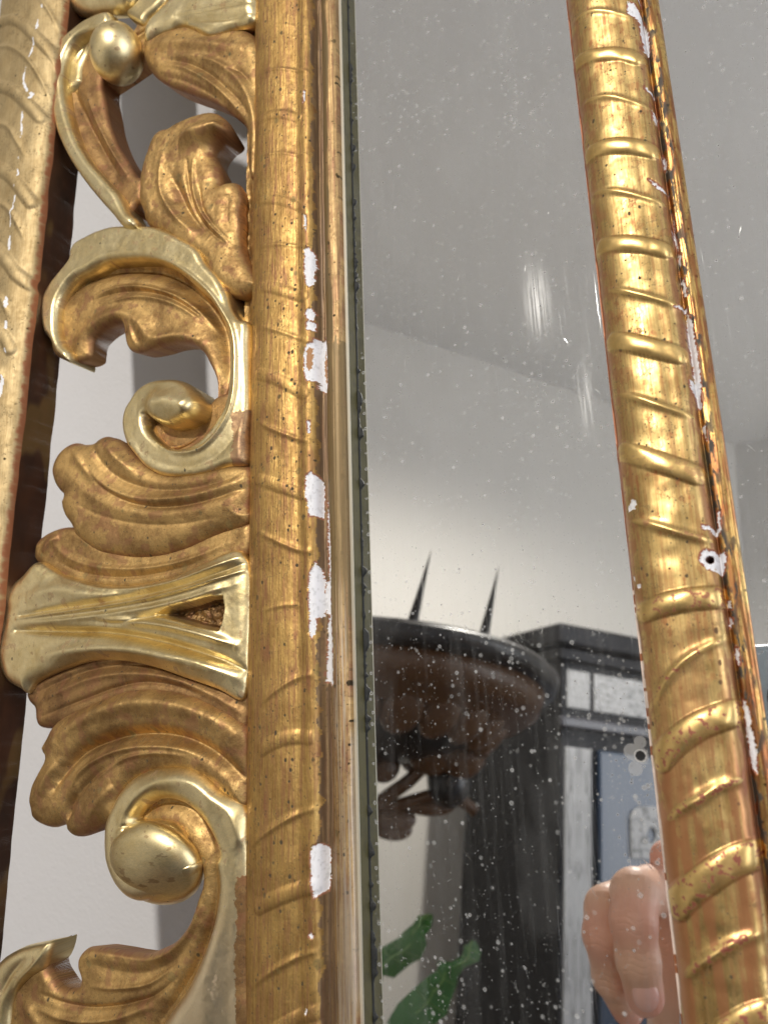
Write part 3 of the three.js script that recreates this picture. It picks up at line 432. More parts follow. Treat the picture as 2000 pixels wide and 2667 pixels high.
carve({
  name: 'acanthus_lobe', style: 'pale', seed: 22, ze: 4.5, e: 3.2, r: 4, under: 1,
  out: [[-165.05,225.32],[-166.11,229.84],[-163.68,233.79],[-158.91,235.81],[-155.37,237.52],[-154.05,241.43],[-145.98,239.35],[-119.61,225],[-117.95,216.13],[-118.94,210.86],[-121,210.09],[-126.28,211.55],[-132.21,212.41],[-137.17,213.6],[-140.01,215.39],[-145.3,221.05],[-149.47,224.38],[-153.58,224.56],[-158.39,225.52]],
  strokes: [RIM([[-151.48,227.43],[-140.44,223.63],[-129.33,219.98],[-119.24,216.5]], 0.6, -0.5), RIM([[-150.37,228.81],[-137.67,224.36],[-126.67,220.98]], 0.5, -0.4), RIM([[-157.86,225.1],[-148.97,223.36],[-141.94,218.41],[-135.66,212.82],[-126.46,210.28],[-118.13,210.18]], 0.8, 0.8), RIM([[-149.01,224.21],[-140.33,220.57],[-129.23,215.39],[-119.19,212.81]], 1.1, -0.9)],
}, mirror);
carve({ name: 'leaf_stub', style: 'umber', seed: 23, ze: 1.0, e: 1.5, r: 2, zb: -8, out: [[-221.85,280.77],[-209.47,268.9],[-205.93,258.07],[-212.38,253.7],[-214.65,247.23],[-217.74,248.72],[-220.88,264.41]], strokes: [RIM([[-212.68,268.33],[-210.48,260.74],[-213.65,255.97]], 1.2, -1.6)] }, mirror);
carve({ name: 'scroll_knob', style: 'pale', seed: 24, ze: 4, e: 6, r: 8, zb: -1, under: 3, out: [[-212.07,277.78],[-207.47,264.31],[-203.32,258.2],[-196.21,253.08],[-187.75,249.75],[-178.89,246.36],[-173.43,246.97],[-171.42,250.69],[-172.56,258.56],[-191.63,272.92]] }, mirror);
carve({ name: 'stem', style: 'pale', seed: 25, ze: 3.5, e: 2.6, r: 2.6, out: [[-176.32,244.18],[-171.63,246.2],[-167.32,248.38],[-162.26,247.43],[-157.64,240.85],[-161.16,238.06],[-165.71,236.63],[-168.43,235.11],[-171.76,237.98]] }, mirror);
carve({ // hollow leaf inside the top scroll
  name: 'scroll_leaf', style: 'umber', seed: 26, ze: 3.2, e: 1.6, r: 3, under: 0.8,
  out: [[-198.77,248.65],[-189.73,238.66],[-187.22,223.84],[-187.14,218.57],[-185.27,211.42],[-182.56,201.24],[-177.99,190.53],[-172.43,181.34],[-167.73,173.64],[-164.94,171.39],[-164.32,165.79],[-164.73,162.89],[-167.36,162.83],[-169.6,161.09],[-172.72,163.22],[-180.84,174.5],[-190.67,186.32],[-198.37,198.84],[-204.34,211.67],[-208.34,224.04],[-209.48,235.44],[-206.77,243.97]],
  strokes: [RIM([[-197.74,216.31],[-191.98,204.07],[-184.38,190.37],[-175.22,176.06]], 0.6, -0.8), RIM([[-193.75,216.86],[-187.29,202.64],[-179.83,188.53],[-171.49,174.64]], 0.7, 0.7), RIM([[-201.36,233.35],[-200.2,220.92],[-194.2,206.71],[-184.99,190.07],[-174.99,172.83]], 1.6, -1.2)],
}, mirror);
carve({
  name: 'scroll_rim', style: 'pale', seed: 27, ze: 7, e: 2.8, zb: -1, r: 2.2, under: 0.6,
  out: [[-180.85,243.51],[-191.68,246.1],[-199.44,245.01],[-205.46,242.4],[-208.23,237.06],[-208.8,228.3],[-207.14,215.75],[-203.03,202.49],[-196.44,189.77],[-189.06,178.51],[-179.94,166.48],[-173.3,158.42],[-168.18,152.27],[-163.47,150.66],[-163.05,152.96],[-166.15,156.6],[-171.47,165.95],[-177.43,173.31],[-185.01,182.82],[-191.68,193.35],[-197.09,205.65],[-200.94,217.66],[-202.41,227.71],[-201.09,235.43],[-197.19,239.23],[-191.16,240],[-184.98,237.62],[-180.46,238.28]],
  strokes: [],
}, mirror);
const palette = (style, seed, w) => { const g = (u, v) => gilding(style, u * w, v * w, 9, seed); return new THREE.MeshStandardMaterial({ map: dataTex(320, 320, g, true), roughness: STYLE[style].ro, metalness: 1, bumpMap: scaled(TOOL, w, w), bumpScale: 0.008 * MM }); };
function boss(name, at, z, r, seed, parent, style = 'pale') { // a carved knob, a little out of round
  const g = new THREE.SphereGeometry(1, 72, 48), q = g.attributes.position;
  for (let i = 0; i < q.count; i++) { const x = q.getX(i), y = q.getY(i), w = q.getZ(i), k = 1 + (fbm(x * 1.2 + 9, y * 1.2 + w + 9, seed, 2) - 0.5) * 0.06; q.setXYZ(i, x * r[0] * k * MM, y * r[1] * k * MM, w * r[2] * k * MM); }
  g.rotateX(0.4); g.computeVertexNormals(); g.translate(at[0] * MM, at[1] * MM, z * MM); return put(name, g, palette(style, seed, 40), parent);
}
boss('scroll_ball', [[-178.13,225.94]][0], 6.5, [9.4, 10.2, 8.6], 28, mirror);
carve({ // rising leaf with a curled tip
  name: 'acanthus_leaf', style: 'bronze', seed: 31, ze: 2.4, e: 4, r: 5, wob: 0.5, under: 1.5,
  out: [[-166.25,172.32],[-165.25,177.1],[-163.68,181.67],[-161.7,185.45],[-159.25,187.38],[-156.73,187.64],[-154.19,186.97],[-151.37,187.41],[-147.17,187.56],[-142.66,187.05],[-137.88,186],[-134.82,184.27],[-132.1,181.38],[-130.01,178.31],[-129.19,176.27],[-129.51,174.55],[-130.95,173.46],[-133.21,172.85],[-135.46,171.15],[-135.92,169.64],[-134.52,166.34],[-133.47,163.51],[-132.82,159.65],[-132.83,157.27],[-130.26,156.96],[-127.08,156],[-125.42,154.21],[-124.33,150.02],[-124.8,146.73],[-124.41,141.44],[-124.51,135.82],[-123.75,131.66],[-122.49,128.21],[-120.35,123.99],[-117.5,118.27],[-123.37,116.24],[-133.2,121.83],[-139.2,132.65],[-149.38,141.13],[-153.68,146.11],[-162.07,153.2],[-164.58,159.35],[-166.29,163.73],[-166.21,168.46]],
  strokes: [RIM([[-144.36,168.91],[-144.33,164.02],[-143.41,157.64],[-141.51,151.01],[-138.05,144.83],[-133.26,138.9],[-128.17,133.56]], 0.55, -1.1), RIM([[-141.81,167.9],[-141.35,159.86],[-139.96,153.4],[-137.14,146.54],[-133,140.8],[-128.21,135.52]], 0.6, 0.9), RIM([[-139.12,157.24],[-137.89,149.72],[-134.66,143.66],[-130.76,138.62],[-126.34,133.79]], 0.5, -0.8), RIM([[-150.68,165.84],[-148,159.34],[-144.68,152.15],[-139.81,144.57],[-134.5,138.18]], 1.7, -2.0), RIM([[-154.62,175.48],[-155.12,168.16],[-153.84,159.98],[-147.91,149.73],[-141.01,142.09]], 1.0, 0.9), RIM([[-124.39,151.24],[-124.85,142.84],[-124.07,132.78],[-121.57,126.49]], 0.6, 0.9), RIM([[-127.95,151.33],[-128.74,145.01],[-127.65,137.57]], 1.6, -0.8), RIM([[-147.79,176.15],[-140.05,176.01],[-132.48,174.35],[-126.03,170.43]], 3.0, 3.4), RIM([[-132.49,168.77],[-129.96,169.53],[-126.49,169.88]], 0.9, -1.4)],
}, mirror);
carve({ // concave leaf inside the great scroll
  name: 'scroll_leaf', style: 'bronze', seed: 33, ze: 1.6, e: 1.8, r: 2.6, under: 1.2,
  out: [[-203.03,119.15],[-194.36,113.89],[-189.48,112.7],[-185.82,113.77],[-185.32,116.7],[-184.92,119.33],[-182.68,120.88],[-178.47,122.09],[-174.83,122.1],[-171.78,121.42],[-171.03,117.42],[-169.75,113.23],[-166.94,110.52],[-158.29,109.15],[-152.72,109.13],[-147.23,108.19],[-142.35,106.17],[-138.84,103.13],[-136.77,99.5],[-134.76,95.51],[-133.86,92.25],[-133.94,87.53],[-134.28,87.17],[-135.48,85.29],[-137.22,84.37],[-138.79,77.88],[-148.44,74.6],[-156.55,76.96],[-157.89,81.6],[-153.92,78.21],[-144.36,76.4],[-133.41,82.72],[-126.66,89.75],[-125.83,98.14],[-126.43,104.4],[-129.09,112.22],[-134.4,120.09],[-139.82,125.4],[-151.25,137.55],[-163.13,144.33],[-175.47,148.31],[-188.1,148.14],[-198.88,144.04],[-204.81,136.22],[-205.23,127.44]],
  strokes: [RIM([[-184.33,134.11],[-179.4,134.69],[-172.04,134.01],[-164.79,131.99],[-157.1,128.59],[-148.5,123.68],[-140.16,116.43],[-134.21,108.92]], 0.65, 1.0), RIM([[-180.91,130.35],[-174.16,129.91],[-165.75,128.7],[-156.93,125.42],[-148.36,120.59],[-140.62,114.5]], 0.6, 0.7), RIM([[-185.33,133.11],[-177.87,133.23],[-166.89,131.26],[-157.42,127.74],[-149.36,123.01],[-140.99,115.99]], 0.45, -0.7), RIM([[-198.98,138.02],[-191.52,142.67],[-180.68,143.02],[-168.25,140.72],[-157.43,136.36],[-146.96,128.79],[-139.08,119.88],[-133.07,109.98],[-130.79,99.17],[-131.1,90.98],[-133.92,83.88],[-139.81,78.26]], 2.6, -3.8), RIM([[-190.93,114.71],[-188.37,120.96],[-182.43,124.32],[-172.74,124.59],[-164.18,119.33],[-158.06,112.05],[-147.01,110.07],[-138.95,106.16]], 2.2, 1.6), RIM([[-167.57,120.72],[-166.69,116.17],[-164.65,111.38]], 0.8, 0.7)],
}, mirror);
carve({ name: 'volute_floor', style: 'umber', seed: 35, ze: 1.2, e: 0.8, r: 2, out: [[-163.49,90.36],[-158.48,90.66],[-149,85.12],[-138.6,85.12],[-134.14,88.46],[-126.7,87.67],[-128.48,79.23],[-135.22,73.45],[-144.26,71.75],[-153.81,74.32],[-160.08,79.85]] }, mirror);
carve({ // the great C scroll with its volute
  name: 'scroll_band', style: 'pale', seed: 34, ze: 4.0, e: 3.2, r: 2.3, wob: 0.2, n: 420, under: 0.3, cell: 0.22,
  out: [[-191.49,112.06],[-197.28,115.71],[-201.15,121.72],[-204.61,126.2],[-206.52,134.5],[-206.07,139.64],[-202.81,143.97],[-198.48,147.43],[-195.09,150.09],[-194.72,153.17],[-192.65,155.7],[-186.25,156.78],[-177.36,156.68],[-168.59,154.2],[-158.28,150.43],[-152.36,146.91],[-146.56,142.5],[-139.25,136.24],[-135.88,130.44],[-131.04,124.31],[-127.86,118.35],[-125.74,112.38],[-123.21,108.6],[-120.02,106.43],[-119.7,99.89],[-119.48,89.3],[-119.46,80.24],[-120.32,74.34],[-120.65,64.85],[-126.25,64.83],[-129.08,64.52],[-135.84,63.93],[-145.9,65.32],[-151.14,66.9],[-156.6,70.19],[-161.22,74.95],[-164.21,78.56],[-165.86,82.4],[-166.51,86.1],[-165.64,89.96],[-163.45,92.65],[-161.35,94.9],[-156.47,96.73],[-149.4,96.04],[-144.04,94.32],[-139.25,90.84],[-136.07,86.71],[-135.4,84.44],[-136.9,81.38],[-138.88,80.43],[-143.45,80.08],[-147.62,80.48],[-151.94,82.63],[-156.41,85.81],[-155.88,82.2],[-153.46,79.04],[-149.48,75.71],[-146.28,73.85],[-142.16,73.26],[-137.65,73.91],[-133.76,76.07],[-130.79,78.88],[-128.53,81.73],[-127.06,85.59],[-126.66,89.7],[-126.6,96.05],[-126.66,96.5],[-127.02,102.2],[-128.52,107.4],[-130.74,112],[-133.3,116.31],[-137.7,121.32],[-143.22,127.16],[-148.9,132.6],[-154.69,136.59],[-161.76,139.8],[-170.2,142.22],[-178.87,143.68],[-185.04,142.51],[-191.37,141.69],[-195.64,138.7],[-197.93,135.2],[-198.41,130.18],[-197.49,124.32],[-194.91,119.11],[-191.35,115.23]],
  strokes: [RIM([[-192.2,138.22],[-186.01,140.19],[-176.85,142.17],[-167.11,140.69],[-158.23,138.16],[-150.73,134.66],[-144.5,130.1],[-138.98,125.14],[-133.07,118.59],[-128.35,111.68],[-124.75,105.03],[-123.41,98.7],[-123.31,93.2],[-123.64,85.81],[-125.18,80.01],[-128.4,75.39],[-134.07,71.41],[-140.47,70.96],[-147.17,73.43],[-151.51,76.98],[-153.57,80.79]], 0.75, 0.8, { n: 60, even: 1 }), RIM([[-149.66,87.02],[-144.95,86.22],[-139.51,84]], 4.8, 4.4, { even: 1 }), RIM([[-160.73,80.78],[-157.12,74.92],[-149.45,69.75],[-139.17,66.73],[-129.49,68.24],[-122.55,74.95],[-121.51,96.96]], 1.8, -0.5)],
  paint: (x, y, d) => { const g = gilding('pale', x, y, d, 440); const b = inside(WORN, x + (fbm(x, y, 3, 3) - 0.5) * 2, y + (fbm(x, y, 5, 3) - 0.5) * 2) ? 1 : 0; return b ? gilding('umber', x, y, 9, 55).map((v, i) => i < 3 ? v * 1.1 + 0.05 : v) : g; },
}, mirror);

carve({ // first leaf of the shell, below the volute
  name: 'shell_leaf', style: 'bronze', seed: 41, ze: 2.6, e: 4.2, r: 6, under: 0.6,
  out: [[-179.11,82.45],[-183.9,82.75],[-188.27,84.13],[-193.37,82.66],[-196.35,79.38],[-197.17,75.8],[-195.7,71.88],[-193.58,69.26],[-191.22,66.99],[-191.93,64.94],[-190.3,60.69],[-187.28,57.36],[-185.2,54.08],[-185.49,54.16],[-180.54,50.51],[-175.11,47.45],[-168.03,45.38],[-159.37,43.59],[-150.52,43.02],[-143.14,43.63],[-136.54,45.05],[-129.03,46.73],[-120.7,48.31],[-118.69,51.92],[-119.69,51.83],[-119.36,63.43],[-124.99,65.99],[-137.08,66.46],[-148.25,67.11],[-156.36,71.04],[-162.65,76.05],[-166.79,79.68],[-169.77,81.8],[-172.73,83.05],[-175.1,83.73],[-177.41,83.26]],
  strokes: [RIM([[-186.01,81.14],[-181.91,75.45],[-174.39,68.89],[-165.02,63.1],[-156.23,60.08],[-146.33,58.49],[-136.41,58.25],[-124.58,59.51],[-118.21,61.17]], 1.1, 0.9), RIM([[-177.62,80.03],[-172.47,73.35],[-165.35,67.82],[-156.45,63.85],[-146.47,61.43],[-136.49,60.65],[-126.95,61.07],[-120.04,62.25]], 1.2, -1.0), RIM([[-180.08,74.68],[-173.71,67.47],[-163.8,61.23],[-153.99,57.69],[-143.71,56.17],[-131.54,56.32],[-118.62,58.16]], 0.7, -0.8), RIM([[-187.75,74.22],[-180.55,66.83],[-169.22,60.37],[-158.11,56.24],[-143.6,53.76],[-129.11,54.01],[-118.58,55.49]], 1.6, 0.6), RIM([[-181.89,62.25],[-172.94,57.95],[-158.99,53.5],[-143.48,50.97],[-129.03,50.92]], 0.5, -0.3), RIM([[-171.95,80],[-167.04,74.72],[-160.09,69.23]], 1.3, 0.9)],
}, mirror);
carve({
  name: 'shell_leaf', style: 'bronze', seed: 42, ze: 2.2, e: 2.2, r: 3.2, under: 0.6,
  out: [[-182.04,55.26],[-186.85,56.79],[-193.03,57.22],[-199.04,56.1],[-202.76,53.94],[-203.47,50.09],[-202.84,48.31],[-199.49,46.03],[-194.22,42.03],[-184.42,37.67],[-171.4,35.02],[-159.19,34.31],[-144.82,35.12],[-133.91,37.04],[-124.99,39.05],[-120.89,40.7],[-119.97,48.72],[-128.87,49.06],[-142.46,45.94],[-153.91,45.07],[-166.07,46.99],[-175.78,50.56]],
  strokes: [RIM([[-193.19,51.35],[-187.37,47.24],[-178.54,43.85],[-168.28,41.55],[-157.34,40.35],[-146.94,40.31],[-137.55,41.43],[-126.95,44.04]], 0.8, 0.8), RIM([[-191.21,46.31],[-182.86,42.5],[-173.04,40.04],[-160.68,38.52],[-149.02,38.62],[-137.92,39.81]], 0.55, -0.6), RIM([[-197.81,49.45],[-196.03,52.2],[-191.42,54.09]], 1.2, 0.9)],
}, mirror);
const PIT = [[-149.74,26.5],[-143.15,28.17],[-136.14,28.82],[-129.85,29.72],[-126.23,29.59],[-125.55,26.24],[-126.07,22.62],[-127.04,20.47],[-133.79,21.98],[-139.16,23.63]];
carve({ // the burnished husk in the middle of the shell
  name: 'husk', style: 'pale', seed: 43, ze: 4.6, e: 3.4, r: 4.5, wob: 0.25, cell: 0.22, under: 0.8,
  out: [[-199.61,46.78],[-204.03,43.71],[-208.65,40.73],[-211.15,35.55],[-210.33,32.54],[-210.69,28.69],[-212.81,23.06],[-212.65,19.22],[-210.29,14.84],[-207.03,11.33],[-201.21,8.8],[-198.35,7.42],[-195.68,10.39],[-192.21,11.86],[-182.75,14.27],[-173.5,15.55],[-161.47,14.98],[-149.93,12.59],[-138.93,9.19],[-128.51,5.97],[-121.29,3.08],[-119.64,6.08],[-119.01,13.81],[-119.32,36.8],[-122.94,41.49],[-134.68,39.01],[-142.78,36.87],[-156.96,35.68],[-169.04,36.66],[-178.66,39.15],[-186.69,41.49],[-192.35,44.5],[-196.68,46.59]],
  strokes: [RIM([[-193.75,44.55],[-182.67,39.95],[-171.6,36.4],[-156.49,34.46],[-142.42,34.92],[-131.78,36.75],[-120.07,39.67]], 0.7, 0.93), RIM([[-201.67,30.56],[-183.75,31.29],[-165.14,31.76],[-147.86,32.97],[-134.34,34.59],[-120.03,37.6]], 0.9, -2.02), RIM([[-202.95,29.72],[-183.61,29.9],[-165.03,30.2],[-147.76,31.08],[-133.75,32.86],[-119.5,35.7]], 0.5, 1.40), RIM([[-200.68,28.13],[-180.2,27.67],[-156.07,28.04],[-139.46,29.22],[-122.43,32.14]], 0.9, 0.78),
    RIM([[-170.06,26.25],[-161.61,25.16],[-153.56,25.82],[-145.23,26.84],[-137.18,28.24],[-126.82,30.18]], 0.8, -1.40), RIM([[-168.35,26.6],[-155.88,25.02],[-144.59,23.18],[-131.22,19.75],[-122.11,16.56]], 1.1, 1.86), RIM([[-203.09,26.27],[-184.22,24.58],[-165.5,22.79],[-148.06,19.33],[-134.5,15.72],[-126.78,13.36],[-118.86,9.84]], 1.1, -3.41), RIM([[-190.86,17.77],[-175.1,18.6],[-158.41,17.79],[-146,15.59],[-132.7,12.63],[-120.19,8.15]], 2.0, 1.86), RIM([[-200.17,35.17],[-187.57,36.81],[-173.92,34.59],[-162.26,33.04]], 2.5, 1.24)],
  tilt: (x, y, d) => { const q = inside(PIT, x, y), k = q ? Math.min(1, distTo(PIT, x, y, true)[0] / 1.2) : 0; return -4.6 * k + (q ? (fbm(x * 1.2, y * 1.2, 3, 3) - 0.5) * 1.5 * k : 0) - 1.2 * sst(-131, -122, x); },
  label: (x, y) => (inside(PIT, x + (vn(x, y, 2) - 0.5) * 0.6, y + (vn(x, y, 3) - 0.5) * 0.6) ? 'pierced_eye' : ''),
  paint: (x, y, d) => { const q = inside(PIT, x, y) && distTo(PIT, x, y, true)[0] > 0.7; return gilding(q ? 'umber' : 'pale', x, y, d, 431).map((v, i) => (q && i < 3 ? v * 0.7 : v)); },
}, mirror);
carve({
  name: 'shell_leaf', style: 'umber', seed: 44, ze: 2.2, e: 2.6, r: 3.2, under: 0.6,
  out: [[-198.38,10.55],[-201.49,7.49],[-200.21,5.08],[-197.66,3.14],[-196.67,-0.16],[-195.26,-1.98],[-190.3,-2.63],[-185.77,-2.39],[-177.41,-0.19],[-166.61,2.65],[-156.12,3.86],[-145.95,3.16],[-136.16,1.04],[-129.08,-2],[-121.79,-6.31],[-119.68,0.59],[-119.78,9.06],[-124.77,10.74],[-139.05,14.84],[-154.27,16.88],[-164.97,17.52],[-175.98,16.14],[-187.37,13.87]],
  strokes: [RIM([[-193.33,5.48],[-184.74,8.01],[-176.36,10.27],[-167.04,11.43],[-157.44,11.36],[-147.14,10.12],[-137.24,7.27],[-127.78,3.32],[-120.53,-0.74]], 0.8, 0.6), RIM([[-192.84,1.01],[-184.26,3.19],[-175.93,5.3],[-165.15,7.84],[-154.7,8.94],[-144.55,7.76],[-134.79,4.99]], 0.6, -0.7), RIM([[-197.77,7.28],[-189.03,10.02],[-177.69,12.96],[-163.92,14.06],[-150.74,13.17],[-138.19,9.91],[-126.31,4.69],[-120.42,0.97]], 1.3, -1.4)],
}, mirror);
carve({
  name: 'shell_leaf', style: 'bronze', seed: 45, ze: 2.5, e: 4.2, r: 6, wob: 0.4, under: 0.8,
  out: [[-188.69,-1.73],[-191.01,-4.89],[-192.93,-7.94],[-192.17,-9.45],[-191.21,-10.71],[-193,-13.78],[-195.61,-17.92],[-196.33,-22.02],[-195.31,-24.7],[-194.34,-26.97],[-190.79,-28.57],[-186.26,-29.2],[-183.4,-28.51],[-181.23,-27.88],[-180.04,-29.87],[-177.62,-31.1],[-174.38,-31],[-170.21,-29.76],[-166.07,-27.56],[-160.51,-27.37],[-158.93,-20.53],[-154.6,-16.86],[-149.72,-15.02],[-140.07,-14.59],[-133.01,-16.61],[-127.06,-20.26],[-120.04,-22.43],[-118.9,-9.73],[-119.41,-3.57],[-121.64,-1.8],[-128.93,1.92],[-138.45,5.5],[-148.37,7.37],[-157.1,7.72],[-166.56,6.15],[-177.39,3.36],[-184.04,1.16]],
  strokes: [RIM([[-184.45,-6.15],[-176.48,-1.26],[-166.94,1.96],[-154.52,3.66],[-142.08,2.9],[-132.55,0.66],[-124.77,-2.31],[-118.57,-6.81]], 2.2, 1.5), RIM([[-183.78,-18.48],[-180.83,-14.29],[-175.19,-9.36],[-167.84,-6.58],[-157.5,-4.73],[-145.49,-4.82],[-135.87,-6.89],[-126.64,-10.91],[-119.12,-16.22]], 1.5, -3.6), RIM([[-178.05,-19.78],[-174.68,-14.91],[-167.51,-10.81],[-158.32,-8.27],[-148.34,-7.61],[-138.69,-8.39],[-130.31,-10.83]], 0.7, 0.9), RIM([[-172,-20.77],[-169.15,-16.7],[-163.14,-13],[-155.15,-10.09],[-146.78,-9.4],[-137.22,-10.14]], 0.55, 0.6), RIM([[-177.04,-25.03],[-174.25,-19.82],[-167.2,-14.57],[-157.1,-10.88]], 1.0, -0.8), RIM([[-189.19,-20.73],[-186.83,-16.15],[-182.77,-11.56]], 1.5, 0.9), RIM([[-177.94,-26.82],[-177.71,-23.51],[-175.33,-19.78]], 0.8, -1.3), RIM([[-170.33,-27.51],[-167.11,-22.05],[-161.25,-17.64]], 1.8, 0.9)],
}, mirror);
carve({ // leaf falling from the lower scroll
  name: 'scroll_leaf', style: 'bronze', seed: 51, ze: 1.6, e: 2.4, r: 2.4, wob: 0.4, under: 1.2,
  out: [[-214.04,-83.94],[-214.83,-74.3],[-204.37,-69.2],[-195.14,-67.03],[-188.57,-59.83],[-185.01,-57.96],[-185.19,-60.27],[-185.77,-62.23],[-185.17,-64.45],[-182.94,-66.46],[-180.54,-68.06],[-176.47,-68.19],[-173.69,-67.29],[-173.16,-65.58],[-174.54,-62.96],[-174.57,-60.74],[-172.74,-58.69],[-170.54,-57.82],[-163.86,-57.66],[-156.8,-57.82],[-151.03,-57.51],[-146.48,-55.9],[-142.51,-54.05],[-139.15,-50.94],[-137.18,-47.96],[-135.36,-43.57],[-134.01,-39.92],[-134.46,-36.71],[-135.52,-34.6],[-138.78,-31.51],[-141.71,-28.24],[-147.47,-27.41],[-153.35,-27.26],[-155.45,-25.56],[-150.27,-20.46],[-143.98,-19.81],[-135.42,-22.24],[-128.91,-28.44],[-127.04,-33],[-125.9,-40.11],[-127.55,-50.62],[-131.15,-57.77],[-136.65,-65.13],[-143.18,-72.26],[-145.03,-74.92]],
  strokes: [RIM([[-185.75,-70.17],[-178.04,-71.26],[-171.24,-71.4],[-162.57,-70.43],[-153.77,-68.31],[-147.27,-65.99],[-140.55,-61.49]], 0.55, -0.9), RIM([[-186.56,-73.58],[-177.7,-74.64],[-168.78,-74.2],[-158.72,-72.2],[-148.64,-68.54]], 0.8, 0.9), RIM([[-169.92,-61.1],[-159.44,-62.15],[-149.07,-61.04],[-140.74,-57.08],[-135.14,-50.71]], 1.6, -0.8), RIM([[-170.17,-58.2],[-161.35,-58.14],[-154.42,-58.27],[-148.74,-57.95],[-144.26,-56.46],[-138.02,-51.82],[-133.88,-45.06]], 0.7, 0.6), RIM([[-168.35,-66.34],[-159.19,-65.65],[-148.93,-63.45],[-141.63,-59.22]], 0.5, 0.5), RIM([[-129.53,-34.94],[-129.78,-43.8],[-131.96,-51.6],[-135.57,-58.8],[-140.65,-65.82],[-145.81,-71.86]], 1.2, -1.6), RIM([[-154.06,-25.17],[-149.76,-22.59],[-143.98,-21.75],[-137.29,-24.01],[-132.57,-28.59],[-129.32,-32.76]], 1.6, -1.8), RIM([[-192.67,-72.85],[-186.19,-76.82],[-182.99,-79.28]], 1.5, 0.8)],
}, mirror);
carve({
  name: 'leaf_tip', style: 'pale', seed: 52, ze: 3, e: 2.8, r: 3, under: 0.8,
  out: [[-210.3,-69.45],[-204.34,-65.37],[-200.85,-62.67],[-194.28,-59.7],[-187.11,-57.87],[-183.56,-57.39],[-183.31,-58.59],[-184.04,-61.31],[-185.83,-64.13],[-190.35,-66.88],[-194.28,-69.96],[-196.3,-73.6],[-196.57,-78.8],[-196.59,-81.1],[-210.92,-83.05]],
  strokes: [RIM([[-183.44,-58.71],[-187.71,-63.26],[-193.22,-67.98],[-195.39,-72.72],[-195.28,-78.25]], 0.8, 0.9), RIM([[-190.97,-61.47],[-196.55,-66.22],[-200.24,-71.57]], 1.2, -0.7)],
}, mirror);
boss('volute_boss', [[-147.92,-36.21]][0], 4.2, [14.4, 10.8, 5.8], 61, mirror);
const PATCH = [[-120.86,-37.04],[-117.25,-36.15],[-116.11,-54.76],[-116.35,-69.19],[-120.22,-69.71],[-120.82,-61.65],[-121.17,-55.28],[-120.63,-48.71],[-121.2,-42.79]];
carve({ // the lower scroll with its boss and tail
  name: 'scroll_band', style: 'pale', seed: 53, ze: 4, e: 4, r: 4.4, wob: 0.15, n: 380, under: 0.8, cell: 0.22,
  out: [[-164.57,-26.88],[-163.34,-24.05],[-160.56,-19.68],[-155.74,-15.66],[-148.43,-13.1],[-142.17,-12.66],[-136.49,-13.06],[-131.84,-14.75],[-126.36,-18.41],[-121.09,-20.63],[-119.13,-23.2],[-118.38,-32.18],[-118.07,-39.14],[-117.87,-55.76],[-117.69,-70.38],[-145.34,-74.15],[-143.03,-71.19],[-138.87,-66.34],[-135.2,-61.9],[-132.95,-58.31],[-130.49,-53.69],[-128.08,-47.37],[-126.96,-39.71],[-127.75,-34.5],[-127.12,-32.61],[-129.43,-28.11],[-132.43,-24.9],[-137.09,-22],[-142.76,-20.61],[-148.01,-21.07],[-151.71,-23.04],[-153.54,-25.54],[-150.16,-26.2],[-145.36,-25.84],[-141.64,-26.54],[-138.76,-28.86],[-137.42,-31.41],[-137.04,-32.82],[-133.49,-35.16],[-134.37,-38.06],[-138.47,-40.88],[-142.37,-43.39],[-147.42,-44.5],[-152.61,-45.09],[-156.4,-44.26],[-160.39,-41.48],[-162.84,-38.24],[-164.18,-35.26],[-164.36,-34.4],[-164.78,-30.86]],
  strokes: [RIM([[-156.77,-30.13],[-154.33,-22.85],[-147.85,-17.56],[-141.31,-15.76],[-134.38,-16.19],[-128.48,-18.92],[-123.17,-23.01],[-120.09,-28.61]], 2.0, 0.8, { even: 1 }), RIM([[-157.51,-27.35],[-153.1,-26.86],[-149.24,-26.39]], 0.6, -0.6)],
  tilt: (x, y, d) => -1.2 * sst(-130, -121.5, x),
  paint: (x, y, d) => { const b = inside(PATCH, x + (fbm(x, y, 3, 3) - 0.5) * 1.6, y + (fbm(x, y, 5, 3) - 0.5) * 1.6); if (b) return gilding('umber', x, y, 9, 57); const g = gilding('pale', x, y, d, 530); const w = sst(-28, -60, y) * 0.55; return [mix(g[0], 0.80, w), mix(g[1], 0.66, w), mix(g[2], 0.50, w), g[3], g[4]]; },
}, mirror);

